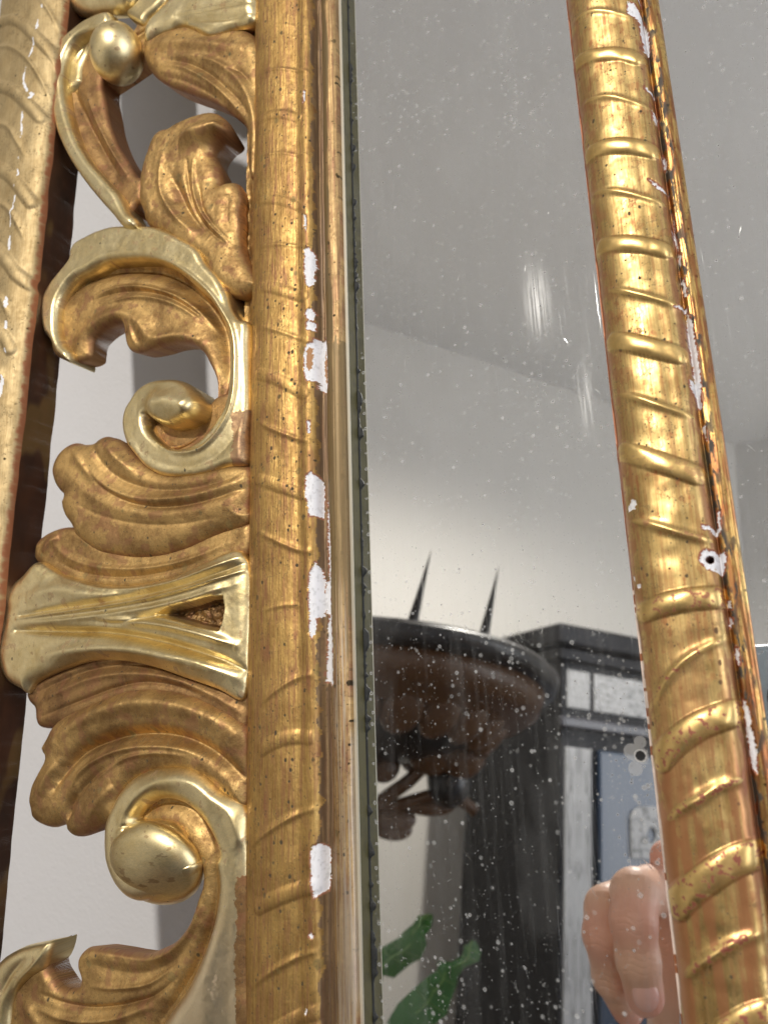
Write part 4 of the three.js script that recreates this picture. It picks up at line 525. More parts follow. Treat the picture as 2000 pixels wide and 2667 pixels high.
{ // the frame goes on above and below the part in view
  const made = mirror.children.filter((m) => /leaf|lobe|scroll|husk|stem/.test(m.name));
  for (const dy of [0.305, -0.42]) for (const m of made) { const c = m.clone(); c.position.y += dy; mirror.add(c); }
  const gold = new THREE.MeshStandardMaterial({ color: new THREE.Color(0.62, 0.38, 0.12), roughness: 0.55, metalness: 1 }), wood = new THREE.MeshStandardMaterial({ color: new THREE.Color(0.14, 0.07, 0.03), roughness: 0.8 });
  for (const [y0, y1, q0] of [[0.245, 0.56, 0.38], [-0.52, -0.11, -0.13]]) {
    const rod = (x, z, rx, rz, a, b) => new THREE.CylinderGeometry(1, 1, b - a, 32).scale(rx, 1, rz).translate(x, (a + b) / 2, z);
    put('inner_rail', rod(-0.1092, 0.003, 0.0118, 0.006, y0, y1), gold, mirror); put('sight_bead', rod(-0.0925, 0.0045, 0.0029, 0.0023, y0, y1), gold, mirror);
    const a = y0 > 0 ? q0 : y0, b = y0 > 0 ? y1 : q0; put('outer_rail', rod(-0.226, 0.004, 0.02, 0.011, a, b), gold, mirror);
    put('divider_rail', rod(-0.0168, 0.002, 0.0083, 0.006, y0 > 0 ? 0.215 : y0, y1), gold, mirror);
    put('backing_board', new THREE.BoxGeometry(0.20, y1 - y0, 0.012).translate(-0.0215, (y0 + y1) / 2, -0.0095), wood, mirror);
    put('mirror_pane', new THREE.BoxGeometry(0.149, y1 - y0, 0.003).translate(-0.0145, (y0 + y1) / 2, -0.0015), new THREE.MeshStandardMaterial({ color: new THREE.Color(0.8, 0.82, 0.8), roughness: 0.02, metalness: 1 }), mirror);
  }
}
// ================================================================ the room the glass looks into
const plaster = (c, s, w, h) => new THREE.MeshStandardMaterial({ color: new THREE.Color(...c), roughness: 0.9, bumpMap: (() => { const t = TOOL.clone(); t.repeat.set(w * 6, h * 6); t.needsUpdate = true; return t; })(), bumpScale: 0.00018 });
const CEIL = 2.86;
const plan = [[-2.5, -0.103], [-0.11, 2.85], [2.2, 2.3], [2.2, -0.103]];
const wallMat = plaster([0.775, 0.745, 0.69], 1, 4, 3);
function wallSlab(a, b, thick, mat) { // inner face runs from a to b, the room on its left going round clockwise
  const dx = b[0] - a[0], dz = b[1] - a[1], l = Math.hypot(dx, dz), g = new THREE.BoxGeometry(l + 2 * thick, CEIL + 0.2, thick);
  const cx = (a[0] + b[0]) / 2, cz = (a[1] + b[1]) / 2; let nx = -dz / l, nz = dx / l; if (nx * (cx - 0.1) + nz * (cz - 0.9) < 0) { nx = -nx; nz = -nz; }
  g.rotateY(-Math.atan2(dz, dx)); g.translate(cx + nx * thick / 2, CEIL / 2, cz + nz * thick / 2);
  return struct('wall', g, mat);
}
wallSlab(plan[3], plan[0], 0.15, plaster([0.765, 0.765, 0.785], 4, 4, 3)); wallSlab(plan[0], plan[1], 0.15, wallMat); const tint = plaster([0.72, 0.70, 0.665], 3, 4, 3); wallSlab(plan[1], plan[2], 0.15, tint); wallSlab(plan[2], plan[3], 0.15, tint);
struct('ceiling', new THREE.BoxGeometry(6, 0.12, 4).translate(0, CEIL + 0.06, 1.4), plaster([0.89, 0.88, 0.855], 2, 6, 4));
struct('floor', new THREE.BoxGeometry(6, 0.1, 4).translate(0, -0.05, 1.4), new THREE.MeshStandardMaterial({ color: new THREE.Color(0.26, 0.18, 0.12), roughness: 0.5 }));
{ // ceiling spotlight
  const t = thing('hanging_spotlight', 'small lit spotlight hanging from the ceiling by a thin rod', 'spotlight', [LAMP.x, LAMP.y + 0.075, LAMP.z]);
  put('housing', new THREE.LatheGeometry([[0.001, -0.002], [0.060, -0.002], [0.063, -0.02], [0.062, -0.056], [0.058, -0.058], [0.055, -0.055], [0.054, -0.03], [0.001, -0.03]].map((p) => new THREE.Vector2(...p)), 48), new THREE.MeshStandardMaterial({ color: 0xb8b6b0, roughness: 0.5, side: THREE.DoubleSide }), t);
  put('rod', new THREE.CylinderGeometry(0.003, 0.003, CEIL - LAMP.y - 0.075, 10).translate(0, (CEIL - LAMP.y - 0.075) / 2, 0), new THREE.MeshStandardMaterial({ color: 0xb8b6b0, roughness: 0.4 }), t);
  const bulb = put('bulb', new THREE.SphereGeometry(0.026, 24, 16).translate(0, -0.075, 0), new THREE.MeshStandardMaterial({ color: 0xffffff, emissive: 0xfffaf2, emissiveIntensity: 8 }), t); bulb.castShadow = false;
}
{ // window on the right
  const t = thing('window', 'bright daylight window in the side wall', 'window', [2.2, 0, 1.15]);
  const pane_ = put('window_pane', new THREE.BoxGeometry(0.01, 1.5, 1.5).translate(-0.03, 1.75, 0), new THREE.MeshStandardMaterial({ color: 0x101418, emissive: 0xcfe0ff, emissiveIntensity: 2.0, roughness: 0.2 }), t); pane_.castShadow = false;
  const bars = []; for (const z of [-0.78, 0, 0.78]) bars.push(new THREE.BoxGeometry(0.05, 1.62, z ? 0.06 : 0.04).translate(-0.03, 1.75, z)); for (const y of [0.97, 1.75, 2.53]) bars.push(new THREE.BoxGeometry(0.045, 0.05, 1.5).translate(-0.031, y, 0));
  put('window_frame', mergeGeometries(bars), new THREE.MeshStandardMaterial({ color: 0xe8e6e0, roughness: 0.5 }), t);
}
{ // tall black cabinet with bone-coloured inlay
  const A = [-0.4016, 1.390];                   // its near corner
  const yaw = -Math.atan2(0.764, 0.643);        // local +x runs along the front, +z out of the front face is toward -z local
  const t = thing('cabinet', 'tall black cabinet with pale inlaid panels reflected in the glass', 'cabinet', [A[0], 0, A[1]]);
  t.rotation.y = yaw;
  const TOP = 1.826, w = 0.95, dp = 0.37;
  const black = new THREE.MeshPhysicalMaterial({ color: new THREE.Color(0.008, 0.008, 0.010), roughness: 0.5, specularIntensity: 0.5 });
  const gloss = new THREE.MeshStandardMaterial({ color: new THREE.Color(0.03, 0.045, 0.075), roughness: 0.16 });
  const inlayT = dataTex(256, 256, (u, v) => { const a = Math.abs(u - 0.5), f = fbm(a * 16 + 3, v * 16, 5, 3), g = 0.35 + 0.65 * sst(0.015, 0.06, Math.abs(f - 0.5)) * (0.8 + 0.4 * vn(u * 60, v * 60, 7)); return [0.33 * g, 0.335 * g, 0.345 * g]; }, true); inlayT.wrapS = inlayT.wrapT = THREE.RepeatWrapping;
  const inlay = new THREE.MeshStandardMaterial({ map: inlayT, roughness: 0.6 });
  const rb = (x, y, z, sx, sy, sz, r = 0.003) => new RoundedBoxGeometry(sx, sy, sz, 2, r).translate(x + sx / 2, y + sy / 2, z + sz / 2);
  put('body', rb(0, 0.05, 0, w, TOP - 0.11, dp), black, t);
  put('plinth', rb(-0.012, 0, -0.012, w + 0.024, 0.10, dp + 0.024), black, t);
  const cr = [rb(-0.012, TOP - 0.075, -0.012, w + 0.024, 0.03, dp + 0.024, 0.008), rb(-0.022, TOP - 0.045, -0.022, w + 0.044, 0.045, dp + 0.044, 0.010)];
  put('cornice', mergeGeometries(cr), black, t);
  put('frieze_inlay', rb(0.012, TOP - 0.165, -0.004, 0.055, 0.075, 0.006, 0.002), inlay, t);
  put('frieze_inlay', rb(0.078, TOP - 0.165, -0.004, 0.30, 0.075, 0.006, 0.002), inlay, t);
  put('moulding', rb(-0.008, TOP - 0.205, -0.014, w + 0.01, 0.022, 0.016, 0.006), new THREE.MeshStandardMaterial({ color: new THREE.Color(0.05, 0.05, 0.06), roughness: 0.25 }), t);
  put('pilaster_inlay', rb(0.008, 0.15, -0.005, 0.062, TOP - 0.39, 0.007, 0.003), inlay, t);
  const d = put('door', rb(0.085, 0.14, -0.010, 0.34, TOP - 0.38, 0.012, 0.004), gloss, t);
  for (const [y0, h] of [[1.395, 0.095], [1.155, 0.185], [0.80, 0.24], [0.40, 0.24]]) {
    const s = new THREE.Shape(); const x0 = 0.155, x1 = 0.255; s.moveTo(x0, y0); s.lineTo(x1, y0); s.lineTo(x1, y0 + h * 0.72);
    if (h < 0.12) s.quadraticCurveTo(x1 - 0.005, y0 + h, (x0 + x1) / 2, y0 + h), s.quadraticCurveTo(x0 + 0.005, y0 + h, x0, y0 + h * 0.72); else { s.lineTo(x1, y0 + h); s.lineTo(x0, y0 + h); }
    s.closePath(); const ho = new THREE.Path(); ho.ellipse((x0 + x1) / 2, y0 + h * (h < 0.12 ? 0.45 : 0.72), 0.012, 0.016, 0, Math.PI * 2); s.holes.push(ho);
    const g = new THREE.ExtrudeGeometry(s, { depth: 0.004, bevelEnabled: true, bevelSize: 0.001, bevelThickness: 0.001, bevelSegments: 1 }); const uv = g.attributes.uv; for (let i = 0; i < uv.count; i++) uv.setXY(i, uv.getX(i) * 3, uv.getY(i) * 3);
    g.translate(0, 0, -0.0145); put('door_inlay', g, inlay, d);
  }
}
{ // carved hanging lamp with prickets
  const c = new THREE.Vector3(...[[-0.4943,1.6028,0.7257]][0]), e1 = new THREE.Vector3(...[[-0.2690,1.6149,0.8428]][0]).sub(c), up = new THREE.Vector3(...[[-0.4874,1.6863,0.6954]][0]).sub(c).normalize();
  const R = e1.length(); e1.normalize(); up.addScaledVector(e1, -up.dot(e1)).normalize();
  const toward = new THREE.Vector3().crossVectors(e1, up).normalize(); // away from or toward the eye
  if (toward.dot(new THREE.Vector3().subVectors(new THREE.Vector3(0, 1.5, 0), c)) < 0) toward.negate();
  const s = 0.45, axis = up.clone().multiplyScalar(Math.sqrt(1 - s * s)).addScaledVector(toward, -s).normalize(); // the axis of the disc
  const f = new THREE.Vector3().crossVectors(e1, axis);
  const t = thing('pricket_lamp', 'carved brown hanging lamp with iron spikes reflected in the glass', 'lamp', c.toArray());
  t.quaternion.setFromRotationMatrix(new THREE.Matrix4().makeBasis(e1, axis, f));
  const wood = new THREE.MeshStandardMaterial({ color: new THREE.Color(0.085, 0.042, 0.018), roughness: 0.42 }), dark = new THREE.MeshStandardMaterial({ color: new THREE.Color(0.02, 0.018, 0.017), roughness: 0.35 });
  const L = (p, n = 72) => new THREE.LatheGeometry(p.map(([x, y]) => new THREE.Vector2(x * R, y * R)), n);
  put('rim', L([[0.80, 0.02], [0.97, 0.03], [1.0, 0.0], [0.985, -0.05], [0.95, -0.07], [0.90, -0.075]]), dark, t);
  put('tray', L([[0.001, 0.0], [0.82, 0.015], [0.93, -0.07], [0.90, -0.15], [0.84, -0.19], [0.76, -0.20], [0.74, -0.23], [0.70, -0.235], [0.001, -0.24]]), wood, t);
  for (let k = 0; k < 22; k++) { const a = k / 22 * Math.PI * 2 + 0.12, g = new THREE.SphereGeometry(0.10 * R, 20, 14).scale(0.55, 1.25, 1.0).rotateZ(-0.75).translate(0.66 * R, -0.255 * R, 0).rotateY(a); put('lobe', g, wood, t); }
  put('bowl', L([[0.66, -0.20], [0.58, -0.28], [0.44, -0.33], [0.26, -0.36], [0.12, -0.37], [0.08, -0.39], [0.001, -0.39]]), dark, t);
  for (const px of [0.22, 0.53]) { const zz = Math.sqrt(0.93 ** 2 - px * px); const g = new THREE.ConeGeometry(0.024 * R, 0.36 * R, 16).rotateZ(-0.22).translate(px * R + 0.04 * R, 0.19 * R, zz * R * Math.sign(f.dot(toward) || 1)); put('spike', g, dark, t); }
  const B = (n) => new THREE.Vector3(...n).sub(c).applyQuaternion(t.quaternion.clone().invert());
  const balls = [[-0.4154,1.5330,0.7968],[-0.3860,1.5318,0.8133],[-0.4748,1.5054,0.7760]];
  balls.forEach((b, i) => put('ball', new THREE.SphereGeometry([0.036, 0.036, 0.022][i] , 32, 24).translate(...B(b).toArray()), wood, t));
  const arm = (pts, r) => new THREE.TubeGeometry(new THREE.CatmullRomCurve3(pts.map(B)), 40, r, 12);
  put('scroll_arm', arm([[-0.4961,1.4476,0.7879],[-0.4726,1.4683,0.7922],[-0.4469,1.4892,0.7976],[-0.4254,1.5120,0.8000],[-0.4067,1.5276,0.8038]], 0.009), wood, t);
  put('scroll_arm', arm([[-0.4928,1.4617,0.7840],[-0.4691,1.4572,0.7986],[-0.4422,1.4667,0.8093],[-0.4131,1.4765,0.8211],[-0.3894,1.4720,0.8358],[-0.3730,1.4598,0.8496]], 0.008), wood, t);
  const lf = (a, b, w) => { const p = B(a), q = B(b), g = new THREE.SphereGeometry(1, 20, 14), d = q.clone().sub(p); g.scale(d.length() / 2, w, w * 0.5); const m = new THREE.Matrix4().makeRotationFromQuaternion(new THREE.Quaternion().setFromUnitVectors(new THREE.Vector3(1, 0, 0), d.clone().normalize())); g.applyMatrix4(m); g.translate(...p.add(q).multiplyScalar(0.5).toArray()); return g; };
  const Q = [[-0.4967,1.4407,0.7905],[-0.4420,1.4427,0.8192],[-0.4952,1.4316,0.7949],[-0.4474,1.4295,0.8217],[-0.4785,1.4493,0.7967],[-0.4690,1.4319,0.8090],[-0.4538,1.4587,0.8063],[-0.3944,1.4646,0.8361],[-0.4129,1.4788,0.8203],[-0.3767,1.5214,0.8225]];
  put('leaf', lf(Q[0], Q[1], 0.017), wood, t); put('leaf', lf(Q[2], Q[3], 0.016), wood, t); put('leaf', lf(Q[6], Q[7], 0.013), wood, t);
  put('drop', new THREE.SphereGeometry(0.028, 24, 16).scale(1, 1.2, 1).translate(...B([[-0.4007,1.4938,0.8208]][0]).toArray()), dark, t);
}
{ // plant
  const D0 = 0.72, base = new THREE.Vector3(...[[-0.3906,1.2592,0.5835]][0]);
  const t = thing('potted_plant', 'green plant with lobed leaves reflected at the bottom of the glass', 'plant', [base.x, base.y - 0.35, base.z]);
  const gm = new THREE.MeshStandardMaterial({ color: new THREE.Color(0.055, 0.17, 0.038), roughness: 0.35, side: THREE.DoubleSide }), gm2 = new THREE.MeshStandardMaterial({ color: new THREE.Color(0.075, 0.20, 0.07), roughness: 0.4, side: THREE.DoubleSide });
  const leaf = (rows, mat) => { // rows: left edge, right edge points along the leaf
    const p = [], ix = []; rows.forEach(([a, b], i) => { for (let k = 0; k <= 6; k++) { const u = k / 6, v = new THREE.Vector3(...a).lerp(new THREE.Vector3(...b), u); v.z -= 0.006 * Math.sin(Math.PI * u) - 0.003 * Math.sin(i * 1.3); p.push(...v.sub(t.position).toArray()); } });
    for (let i = 0; i < rows.length - 1; i++) for (let k = 0; k < 6; k++) { const a = i * 7 + k; ix.push(a, a + 1, a + 7, a + 1, a + 8, a + 7); }
    const g = new THREE.BufferGeometry(); g.setAttribute('position', new THREE.Float32BufferAttribute(p, 3)); g.setIndex(ix); g.computeVertexNormals(); put('leaf', g, mat, t);
  };
  const l1 = [[-0.3123,1.3714,0.5802],[-0.3114,1.3709,0.5810],[-0.3244,1.3682,0.5750],[-0.3125,1.3661,0.5823],[-0.3290,1.3604,0.5758],[-0.3141,1.3594,0.5842],[-0.3358,1.3539,0.5747],[-0.3184,1.3515,0.5851],[-0.3393,1.3486,0.5749],[-0.3174,1.3442,0.5886],[-0.3485,1.3427,0.5724],[-0.3243,1.3311,0.5902],[-0.3576,1.3369,0.5698],[-0.3351,1.3242,0.5872],[-0.3684,1.3193,0.5711],[-0.3487,1.3113,0.5850]];
  const l2 = [[-0.2794,1.3516,0.6061],[-0.2779,1.3514,0.6071],[-0.2878,1.3455,0.6041],[-0.2748,1.3410,0.6130],[-0.2901,1.3370,0.6063],[-0.2766,1.3334,0.6151],[-0.2984,1.3312,0.6042],[-0.2877,1.3273,0.6116],[-0.3095,1.3301,0.5986],[-0.2939,1.3192,0.6115],[-0.3117,1.3224,0.6006],[-0.2970,1.3098,0.6136],[-0.3226,1.3139,0.5981],[-0.3036,1.2960,0.6157],[-0.3320,1.3047,0.5968],[-0.3070,1.2841,0.6187],[-0.3457,1.2901,0.5953],[-0.3189,1.2730,0.6168],[-0.3566,1.2725,0.5966],[-0.3329,1.2551,0.6165]];
  const pr = (l) => l.reduce((r, v, i) => (i % 2 ? (r[r.length - 1].push(v), r) : (r.push([v]), r)), []);
  leaf(pr(l1), gm); leaf(pr(l2), gm2);
  const ribM = new THREE.MeshStandardMaterial({ color: new THREE.Color(0.16, 0.30, 0.10), roughness: 0.5 });
  for (const rows of [pr(l1), pr(l2)]) { const mid = rows.map(([a, b]) => new THREE.Vector3(...a).lerp(new THREE.Vector3(...b), 0.5).sub(t.position).add(new THREE.Vector3(0, 0, -0.0068))); put('leaf_rib', new THREE.TubeGeometry(new THREE.CatmullRomCurve3(mid), 40, 0.0011, 8), ribM, t); rows.slice(1, -1).forEach((r, i) => [0, 1].forEach((q) => put('leaf_vein', new THREE.TubeGeometry(new THREE.LineCurve3(mid[i + 1], new THREE.Vector3(...r[q]).sub(t.position).lerp(mid[i], 0.12).add(new THREE.Vector3(0, 0, -0.002))), 6, 0.0005, 6), ribM, t))); }
  const st = (a) => new THREE.TubeGeometry(new THREE.CatmullRomCurve3([new THREE.Vector3(...a).sub(t.position), new THREE.Vector3(0.02, 0.28, 0.01), new THREE.Vector3(0, 0.12, 0)]), 20, 0.003, 8);
  put('stem', st([[-0.3594,1.3152,0.5777]][0]), gm, t); put('stem', st([[-0.3448,1.2638,0.6065]][0]), gm, t);
  put('pot', new THREE.LatheGeometry([[0.001, 0], [0.07, 0], [0.095, 0.15], [0.10, 0.16], [0.088, 0.16], [0.085, 0.13], [0.001, 0.13]].map((p) => new THREE.Vector2(...p)), 40), new THREE.MeshStandardMaterial({ color: 0x9a5a3c, roughness: 0.8 }), t);
  const sx = thing('plant_stand', 'round wooden stand under the reflected green plant', 'stand', [t.position.x, 0, t.position.z]);
  put('stand_top', new THREE.CylinderGeometry(0.16, 0.15, 0.025, 40).translate(0, t.position.y - 0.014, 0), new THREE.MeshStandardMaterial({ color: 0x4a2f1c, roughness: 0.5 }), sx);
  put('post', new THREE.CylinderGeometry(0.03, 0.05, t.position.y - 0.03, 24).translate(0, (t.position.y - 0.03) / 2, 0), new THREE.MeshStandardMaterial({ color: 0x4a2f1c, roughness: 0.5 }), sx);
}
{ // the hand beside the lens, seen in the glass
  const v3 = (a) => new THREE.Vector3(...a);
  const K = (l, rs) => l.map((p, i) => [v3(p), rs[i]]);
  const chains = [];
  // ring and middle fingers bent over, the next two half hidden by the divider
  const f1 = [...[[-0.0623,1.4453,0.2386]], ...[[-0.0776,1.4361,0.2196]], ...[[-0.0777,1.4267,0.2136]], ...[[-0.0771,1.4094,0.2259]], ...[[-0.0741,1.3949,0.2431]]];
  const f2 = [...[[-0.0567,1.4462,0.2352]], ...[[-0.0639,1.4446,0.2091]], ...[[-0.0636,1.4352,0.2009]], ...[[-0.0627,1.4206,0.2049]], ...[[-0.0621,1.4062,0.2160]]];
  const f3 = [...[[-0.0463,1.4425,0.2544]], ...[[-0.0514,1.4532,0.2413]], ...[[-0.0534,1.4591,0.2318]]];
  const palm = [...[[-0.0615,1.4406,0.2531]], ...[[-0.0484,1.4275,0.2678]], ...[[-0.0525,1.4051,0.2869]], ...[[-0.0554,1.3647,0.3174]], [-0.01, 1.30, 0.36]];
  chains.push(K(f1, [0.0100, 0.0096, 0.0090, 0.0083, 0.0072]), K(f2, [0.0105, 0.0100, 0.0092, 0.0086, 0.0078]), K(f3, [0.0095, 0.0088, 0.0078]), K(palm, [0.0130, 0.0200, 0.0215, 0.0215, 0.0240]));
  const box = new THREE.Box3(); for (const c of chains) for (const [p, r] of c) box.expandByPoint(p); box.expandByScalar(0.03);
  const size = Math.max(...box.getSize(new THREE.Vector3()).toArray()), ctr = box.getCenter(new THREE.Vector3()), n = 120;
  const mc = new MarchingCubes(n, new THREE.MeshStandardMaterial(), false, false, 400000); mc.isolation = 0;
  const seg = (p, a, b, ra, rb) => { const e = b.clone().sub(a), q = p.clone().sub(a), t = clamp01(q.dot(e) / e.lengthSq()); return p.distanceTo(a.clone().addScaledVector(e, t)) - mix(ra, rb, t); };
  const smin = (a, b, k) => { const h = clamp01(0.5 + 0.5 * (b - a) / k); return mix(b, a, h) - k * h * (1 - h); };
  const p = new THREE.Vector3();
  for (let k = 0; k < n; k++) for (let j = 0; j < n; j++) for (let i = 0; i < n; i++) {
    p.set((i / n - 0.5) * size, (j / n - 0.5) * size, (k / n - 0.5) * size).add(ctr); let d = 1;
    for (const c of chains) { let dc = 1; for (let q = 0; q < c.length - 1; q++) dc = smin(dc, seg(p, c[q][0], c[q + 1][0], c[q][1], c[q + 1][1]), 0.003); d = d > 0.5 ? dc : smin(d, dc, 0.0014); }
    mc.field[i + j * n + k * n * n] = -d;
  }
  mc.update();
  const pos = mc.geometry.attributes.position.array.slice(0, mc.count * 3), nor = mc.geometry.attributes.normal.array.slice(0, mc.count * 3);
  const g = new THREE.BufferGeometry(); for (let i = 0; i < pos.length; i++) pos[i] = pos[i] * size / 2; g.setAttribute('position', new THREE.BufferAttribute(pos, 3)); g.setAttribute('normal', new THREE.BufferAttribute(nor, 3));
  const t = thing('person', 'photographer in a grey-blue shirt whose hand with bent fingers shows in the glass', 'person', ctr.toArray());
  const gm = mergeVertices(g, 1e-6); gm.computeVertexNormals();
  const colr = new Float32Array(gm.attributes.position.count * 3); for (let i = 0; i < colr.length / 3; i++) { const a = gm.attributes.position, f = fbm(a.getX(i) * 160 + 50, a.getY(i) * 160 + a.getZ(i) * 90 + 50, 5, 3); const w = p.fromBufferAttribute(a, i).add(ctr); let pk = 0; for (const c of [f1[4], f2[4], f3[2], f1[2], f2[2]]) pk = Math.max(pk, sst(0.016, 0.004, w.distanceTo(v3(c)))); colr.set([mix(0.68, 0.76, f), mix(0.40, 0.48, f) - 0.11 * pk, mix(0.28, 0.35, f) - 0.07 * pk], i * 3); }
  gm.setAttribute('color', new THREE.BufferAttribute(colr, 3));
  const ha = gm.attributes.position, huv = new Float32Array(ha.count * 2); for (let i = 0; i < ha.count; i++) { huv[i * 2] = ha.getX(i) / 0.16 + 0.5; huv[i * 2 + 1] = ha.getY(i) / 0.16 + 0.5; } gm.setAttribute('uv', new THREE.BufferAttribute(huv, 2));
  const joints = [[f1, 2, 1], [f2, 2, 1], [f1, 4, 0.5], [f2, 3, 0.75], [f1, 3, 0.75], [f2, 1, 0.6]].map(([f, k, w]) => { const a = v3(f[Math.max(0, k - 1)]), b = v3(f[k]), d = b.clone().sub(a); const l = Math.hypot(d.x, d.y); return [b.x - ctr.x, b.y - ctr.y, d.x / l, d.y / l, w]; });
  const skinBump = dataTex(900, 900, (u, v) => { const x = (u - 0.5) * 0.16, y = (v - 0.5) * 0.16; let h = 0.6 + (fbm(u * 260, v * 260, 3, 2) - 0.5) * 0.18; for (const [jx, jy, ax, ay, w] of joints) { const s = (x - jx) * ax + (y - jy) * ay, c = -(x - jx) * ay + (y - jy) * ax, wob = (vn(c * 700, 3, 5) - 0.5) * 0.0014; if (Math.abs(s) < 0.008 && Math.abs(c) < 0.012) for (const o of [-0.0042, -0.0016, 0.0008, 0.0034]) h -= 0.5 * w * Math.exp(-(((s + wob - o - c * c * 14) / 0.00042) ** 2)) * Math.exp(-((c / 0.0065) ** 2)); } return [h, h, h]; });
  put('hand', gm, new THREE.MeshPhysicalMaterial({ vertexColors: true, roughness: 0.46, bumpMap: skinBump, bumpScale: 0.00035 }), t);
  { // the nail in view
    const a = v3([[-0.0602,1.4142,0.2035]][0]), b = v3([[-0.0598,1.4032,0.2070]][0]), l = v3([[-0.0657,1.4080,0.2030]][0]), r = v3([[-0.0550,1.4095,0.2082]][0]);
    const along = b.clone().sub(a), across = r.clone().sub(l), out = new THREE.Vector3().crossVectors(across, along).normalize(); if (out.z > 0) out.negate();
    const gg = new THREE.SphereGeometry(1, 24, 16); const m = new THREE.Matrix4().makeBasis(across.clone().multiplyScalar(0.44), along.clone().multiplyScalar(0.56), out.multiplyScalar(0.0030)); gg.applyMatrix4(m);
    const c = a.clone().add(b).multiplyScalar(0.5).sub(ctr); gg.translate(c.x, c.y, c.z); gg.computeVertexNormals(); put('fingernail', gg, new THREE.MeshPhysicalMaterial({ color: new THREE.Color(0.72, 0.42, 0.36), roughness: 0.3 }), t);
  }
}
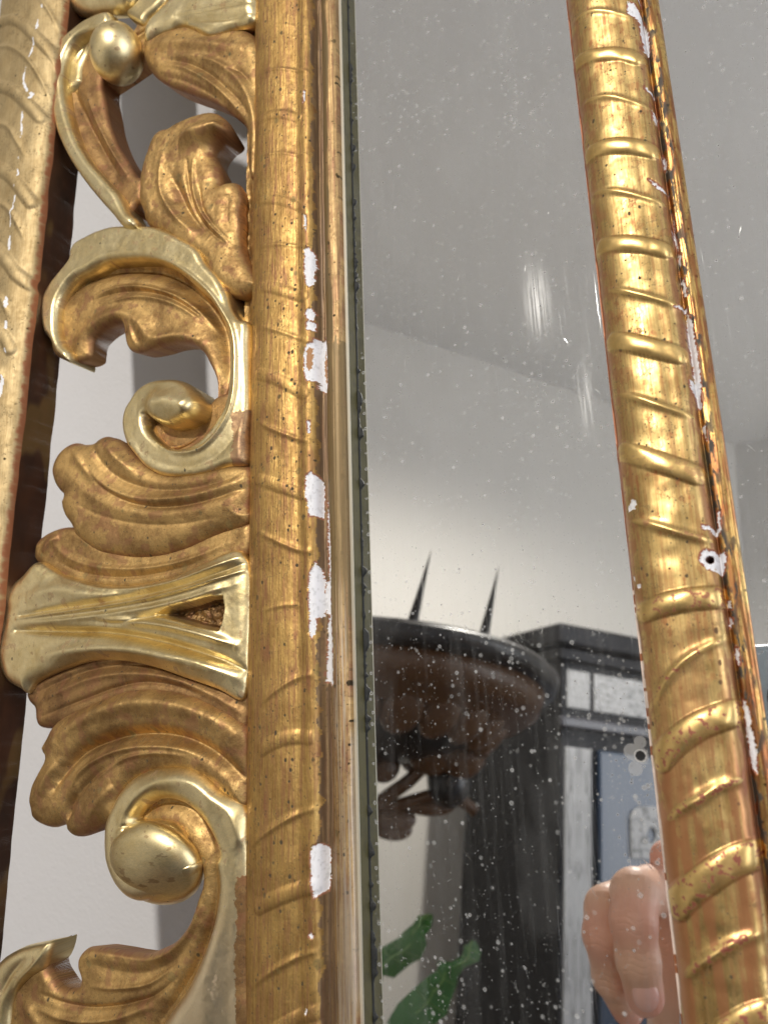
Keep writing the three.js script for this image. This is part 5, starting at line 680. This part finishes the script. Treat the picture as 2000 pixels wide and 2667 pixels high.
{ // the rest of the photographer, who stands in front of the mirror and shades it
  const t = scene.getObjectByName('person'), o = t.position;
  const body = (chains, size, ctr, n, k, name, mat) => {
    const mc = new MarchingCubes(n, new THREE.MeshStandardMaterial(), false, false, 300000); mc.isolation = 0; const p = new THREE.Vector3(), C = chains.map((c) => c.map(([x, y, z, r]) => [new THREE.Vector3(x, y, z), r])), c0 = new THREE.Vector3(...ctr);
    const seg = (a, b, ra, rb) => { const e = b.clone().sub(a), q = p.clone().sub(a), u = clamp01(q.dot(e) / e.lengthSq()); return p.distanceTo(a.clone().addScaledVector(e, u)) - mix(ra, rb, u); };
    for (let q = 0; q < n; q++) for (let j = 0; j < n; j++) for (let i = 0; i < n; i++) { p.set((i / n - 0.5) * size, (j / n - 0.5) * size, (q / n - 0.5) * size).add(c0); let d = 1; for (const c of C) for (let m = 0; m < c.length - 1; m++) { const e = seg(c[m][0], c[m + 1][0], c[m][1], c[m + 1][1]), h = clamp01(0.5 + 0.5 * (e - d) / k); d = mix(e, d, h) - k * h * (1 - h); } mc.field[i + j * n + q * n * n] = -d; }
    mc.update(); const a = mc.geometry.attributes.position.array.slice(0, mc.count * 3); for (let i = 0; i < a.length; i += 3) { a[i] = a[i] * size / 2 + ctr[0] - o.x; a[i + 1] = a[i + 1] * size / 2 + ctr[1] - o.y; a[i + 2] = a[i + 2] * size / 2 + ctr[2] - o.z; }
    let g = new THREE.BufferGeometry(); g.setAttribute('position', new THREE.BufferAttribute(a, 3)); g = mergeVertices(g, 1e-6); g.computeVertexNormals(); put(name, g, mat, t);
  };
  const skin = new THREE.MeshPhysicalMaterial({ color: new THREE.Color(0.60, 0.34, 0.25), roughness: 0.5 }), cloth = new THREE.MeshStandardMaterial({ color: new THREE.Color(0.16, 0.21, 0.28), roughness: 0.9 });
  body([[[0.17, 1.40, 0.64, 0.05], [0.17, 1.50, 0.62, 0.055], [0.17, 1.56, 0.60, 0.08], [0.17, 1.62, 0.62, 0.088]], [[0.17, 1.56, 0.58, 0.03], [0.17, 1.545, 0.515, 0.012]]], 0.42, [0.17, 1.52, 0.62], 64, 0.02, 'head', skin);
  body([[[0.17, 1.60, 0.665, 0.082], [0.17, 1.665, 0.63, 0.075]], [[0.17, 1.60, 0.68, 0.08], [0.17, 1.50, 0.69, 0.06]]], 0.40, [0.17, 1.58, 0.66], 48, 0.03, 'hair', new THREE.MeshStandardMaterial({ color: new THREE.Color(0.03, 0.02, 0.014), roughness: 0.6 }));
  body([[[0.05, 1.32, 0.66, 0.075], [0.29, 1.32, 0.66, 0.075]], [[0.11, 1.25, 0.66, 0.13], [0.12, 0.90, 0.68, 0.13]], [[0.23, 1.25, 0.66, 0.13], [0.22, 0.90, 0.68, 0.13]], [[0.02, 1.31, 0.64, 0.06], [-0.03, 1.14, 0.50, 0.045], [-0.01, 1.30, 0.36, 0.036]], [[0.33, 1.31, 0.64, 0.06], [0.37, 1.10, 0.50, 0.045], [0.20, 1.30, 0.32, 0.036]]], 0.95, [0.17, 1.10, 0.55], 72, 0.05, 'shirt', cloth);
  body([[[0.10, 0.90, 0.68, 0.125], [0.08, 0.5, 0.68, 0.075], [0.08, 0.06, 0.70, 0.055], [0.08, 0.05, 0.60, 0.045]], [[0.24, 0.90, 0.68, 0.125], [0.27, 0.5, 0.68, 0.075], [0.27, 0.06, 0.70, 0.055], [0.27, 0.05, 0.60, 0.045]]], 1.15, [0.17, 0.47, 0.66], 64, 0.03, 'trousers', new THREE.MeshStandardMaterial({ color: new THREE.Color(0.03, 0.035, 0.05), roughness: 0.9 }));
  body([[[0.20, 1.30, 0.32, 0.026], [0.10, 1.405, 0.215, 0.024], [0.06, 1.43, 0.195, 0.024]], ...[0, 1, 2, 3].map((i) => [[0.07, 1.435 - i * 0.017, 0.20, 0.010], [0.042, 1.440 - i * 0.018, 0.178, 0.0088], [0.018, 1.438 - i * 0.018, 0.172 + i * 0.001, 0.0075]]), [[0.07, 1.44, 0.205, 0.012], [0.05, 1.465, 0.215, 0.010], [0.03, 1.475, 0.212, 0.009]]], 0.26, [0.10, 1.39, 0.24], 88, 0.004, 'hand', skin);
}
{ // the phone that takes the picture, just behind its lens
  const t = thing('phone', 'pale blue phone held up in front of the mirror', 'phone', camera.position.toArray()); t.quaternion.copy(camera.quaternion);
  put('body', new RoundedBoxGeometry(0.0715, 0.1467, 0.0076, 4, 0.0036).translate(-0.006, -0.052, 0.0062), new THREE.MeshStandardMaterial({ color: new THREE.Color(0.36, 0.45, 0.55), roughness: 0.4 }), t);
  put('lens_ring', new THREE.TorusGeometry(0.0075, 0.0012, 12, 40).translate(0, 0, 0.0020), new THREE.MeshStandardMaterial({ color: 0x222222, roughness: 0.3, metalness: 0.6 }), t);
}
scene.traverse((o) => { if (o.isMesh) { o.receiveShadow = true; if (!/bulb|window_pane/.test(o.name)) o.castShadow = true; } });
renderer.render(scene, camera);
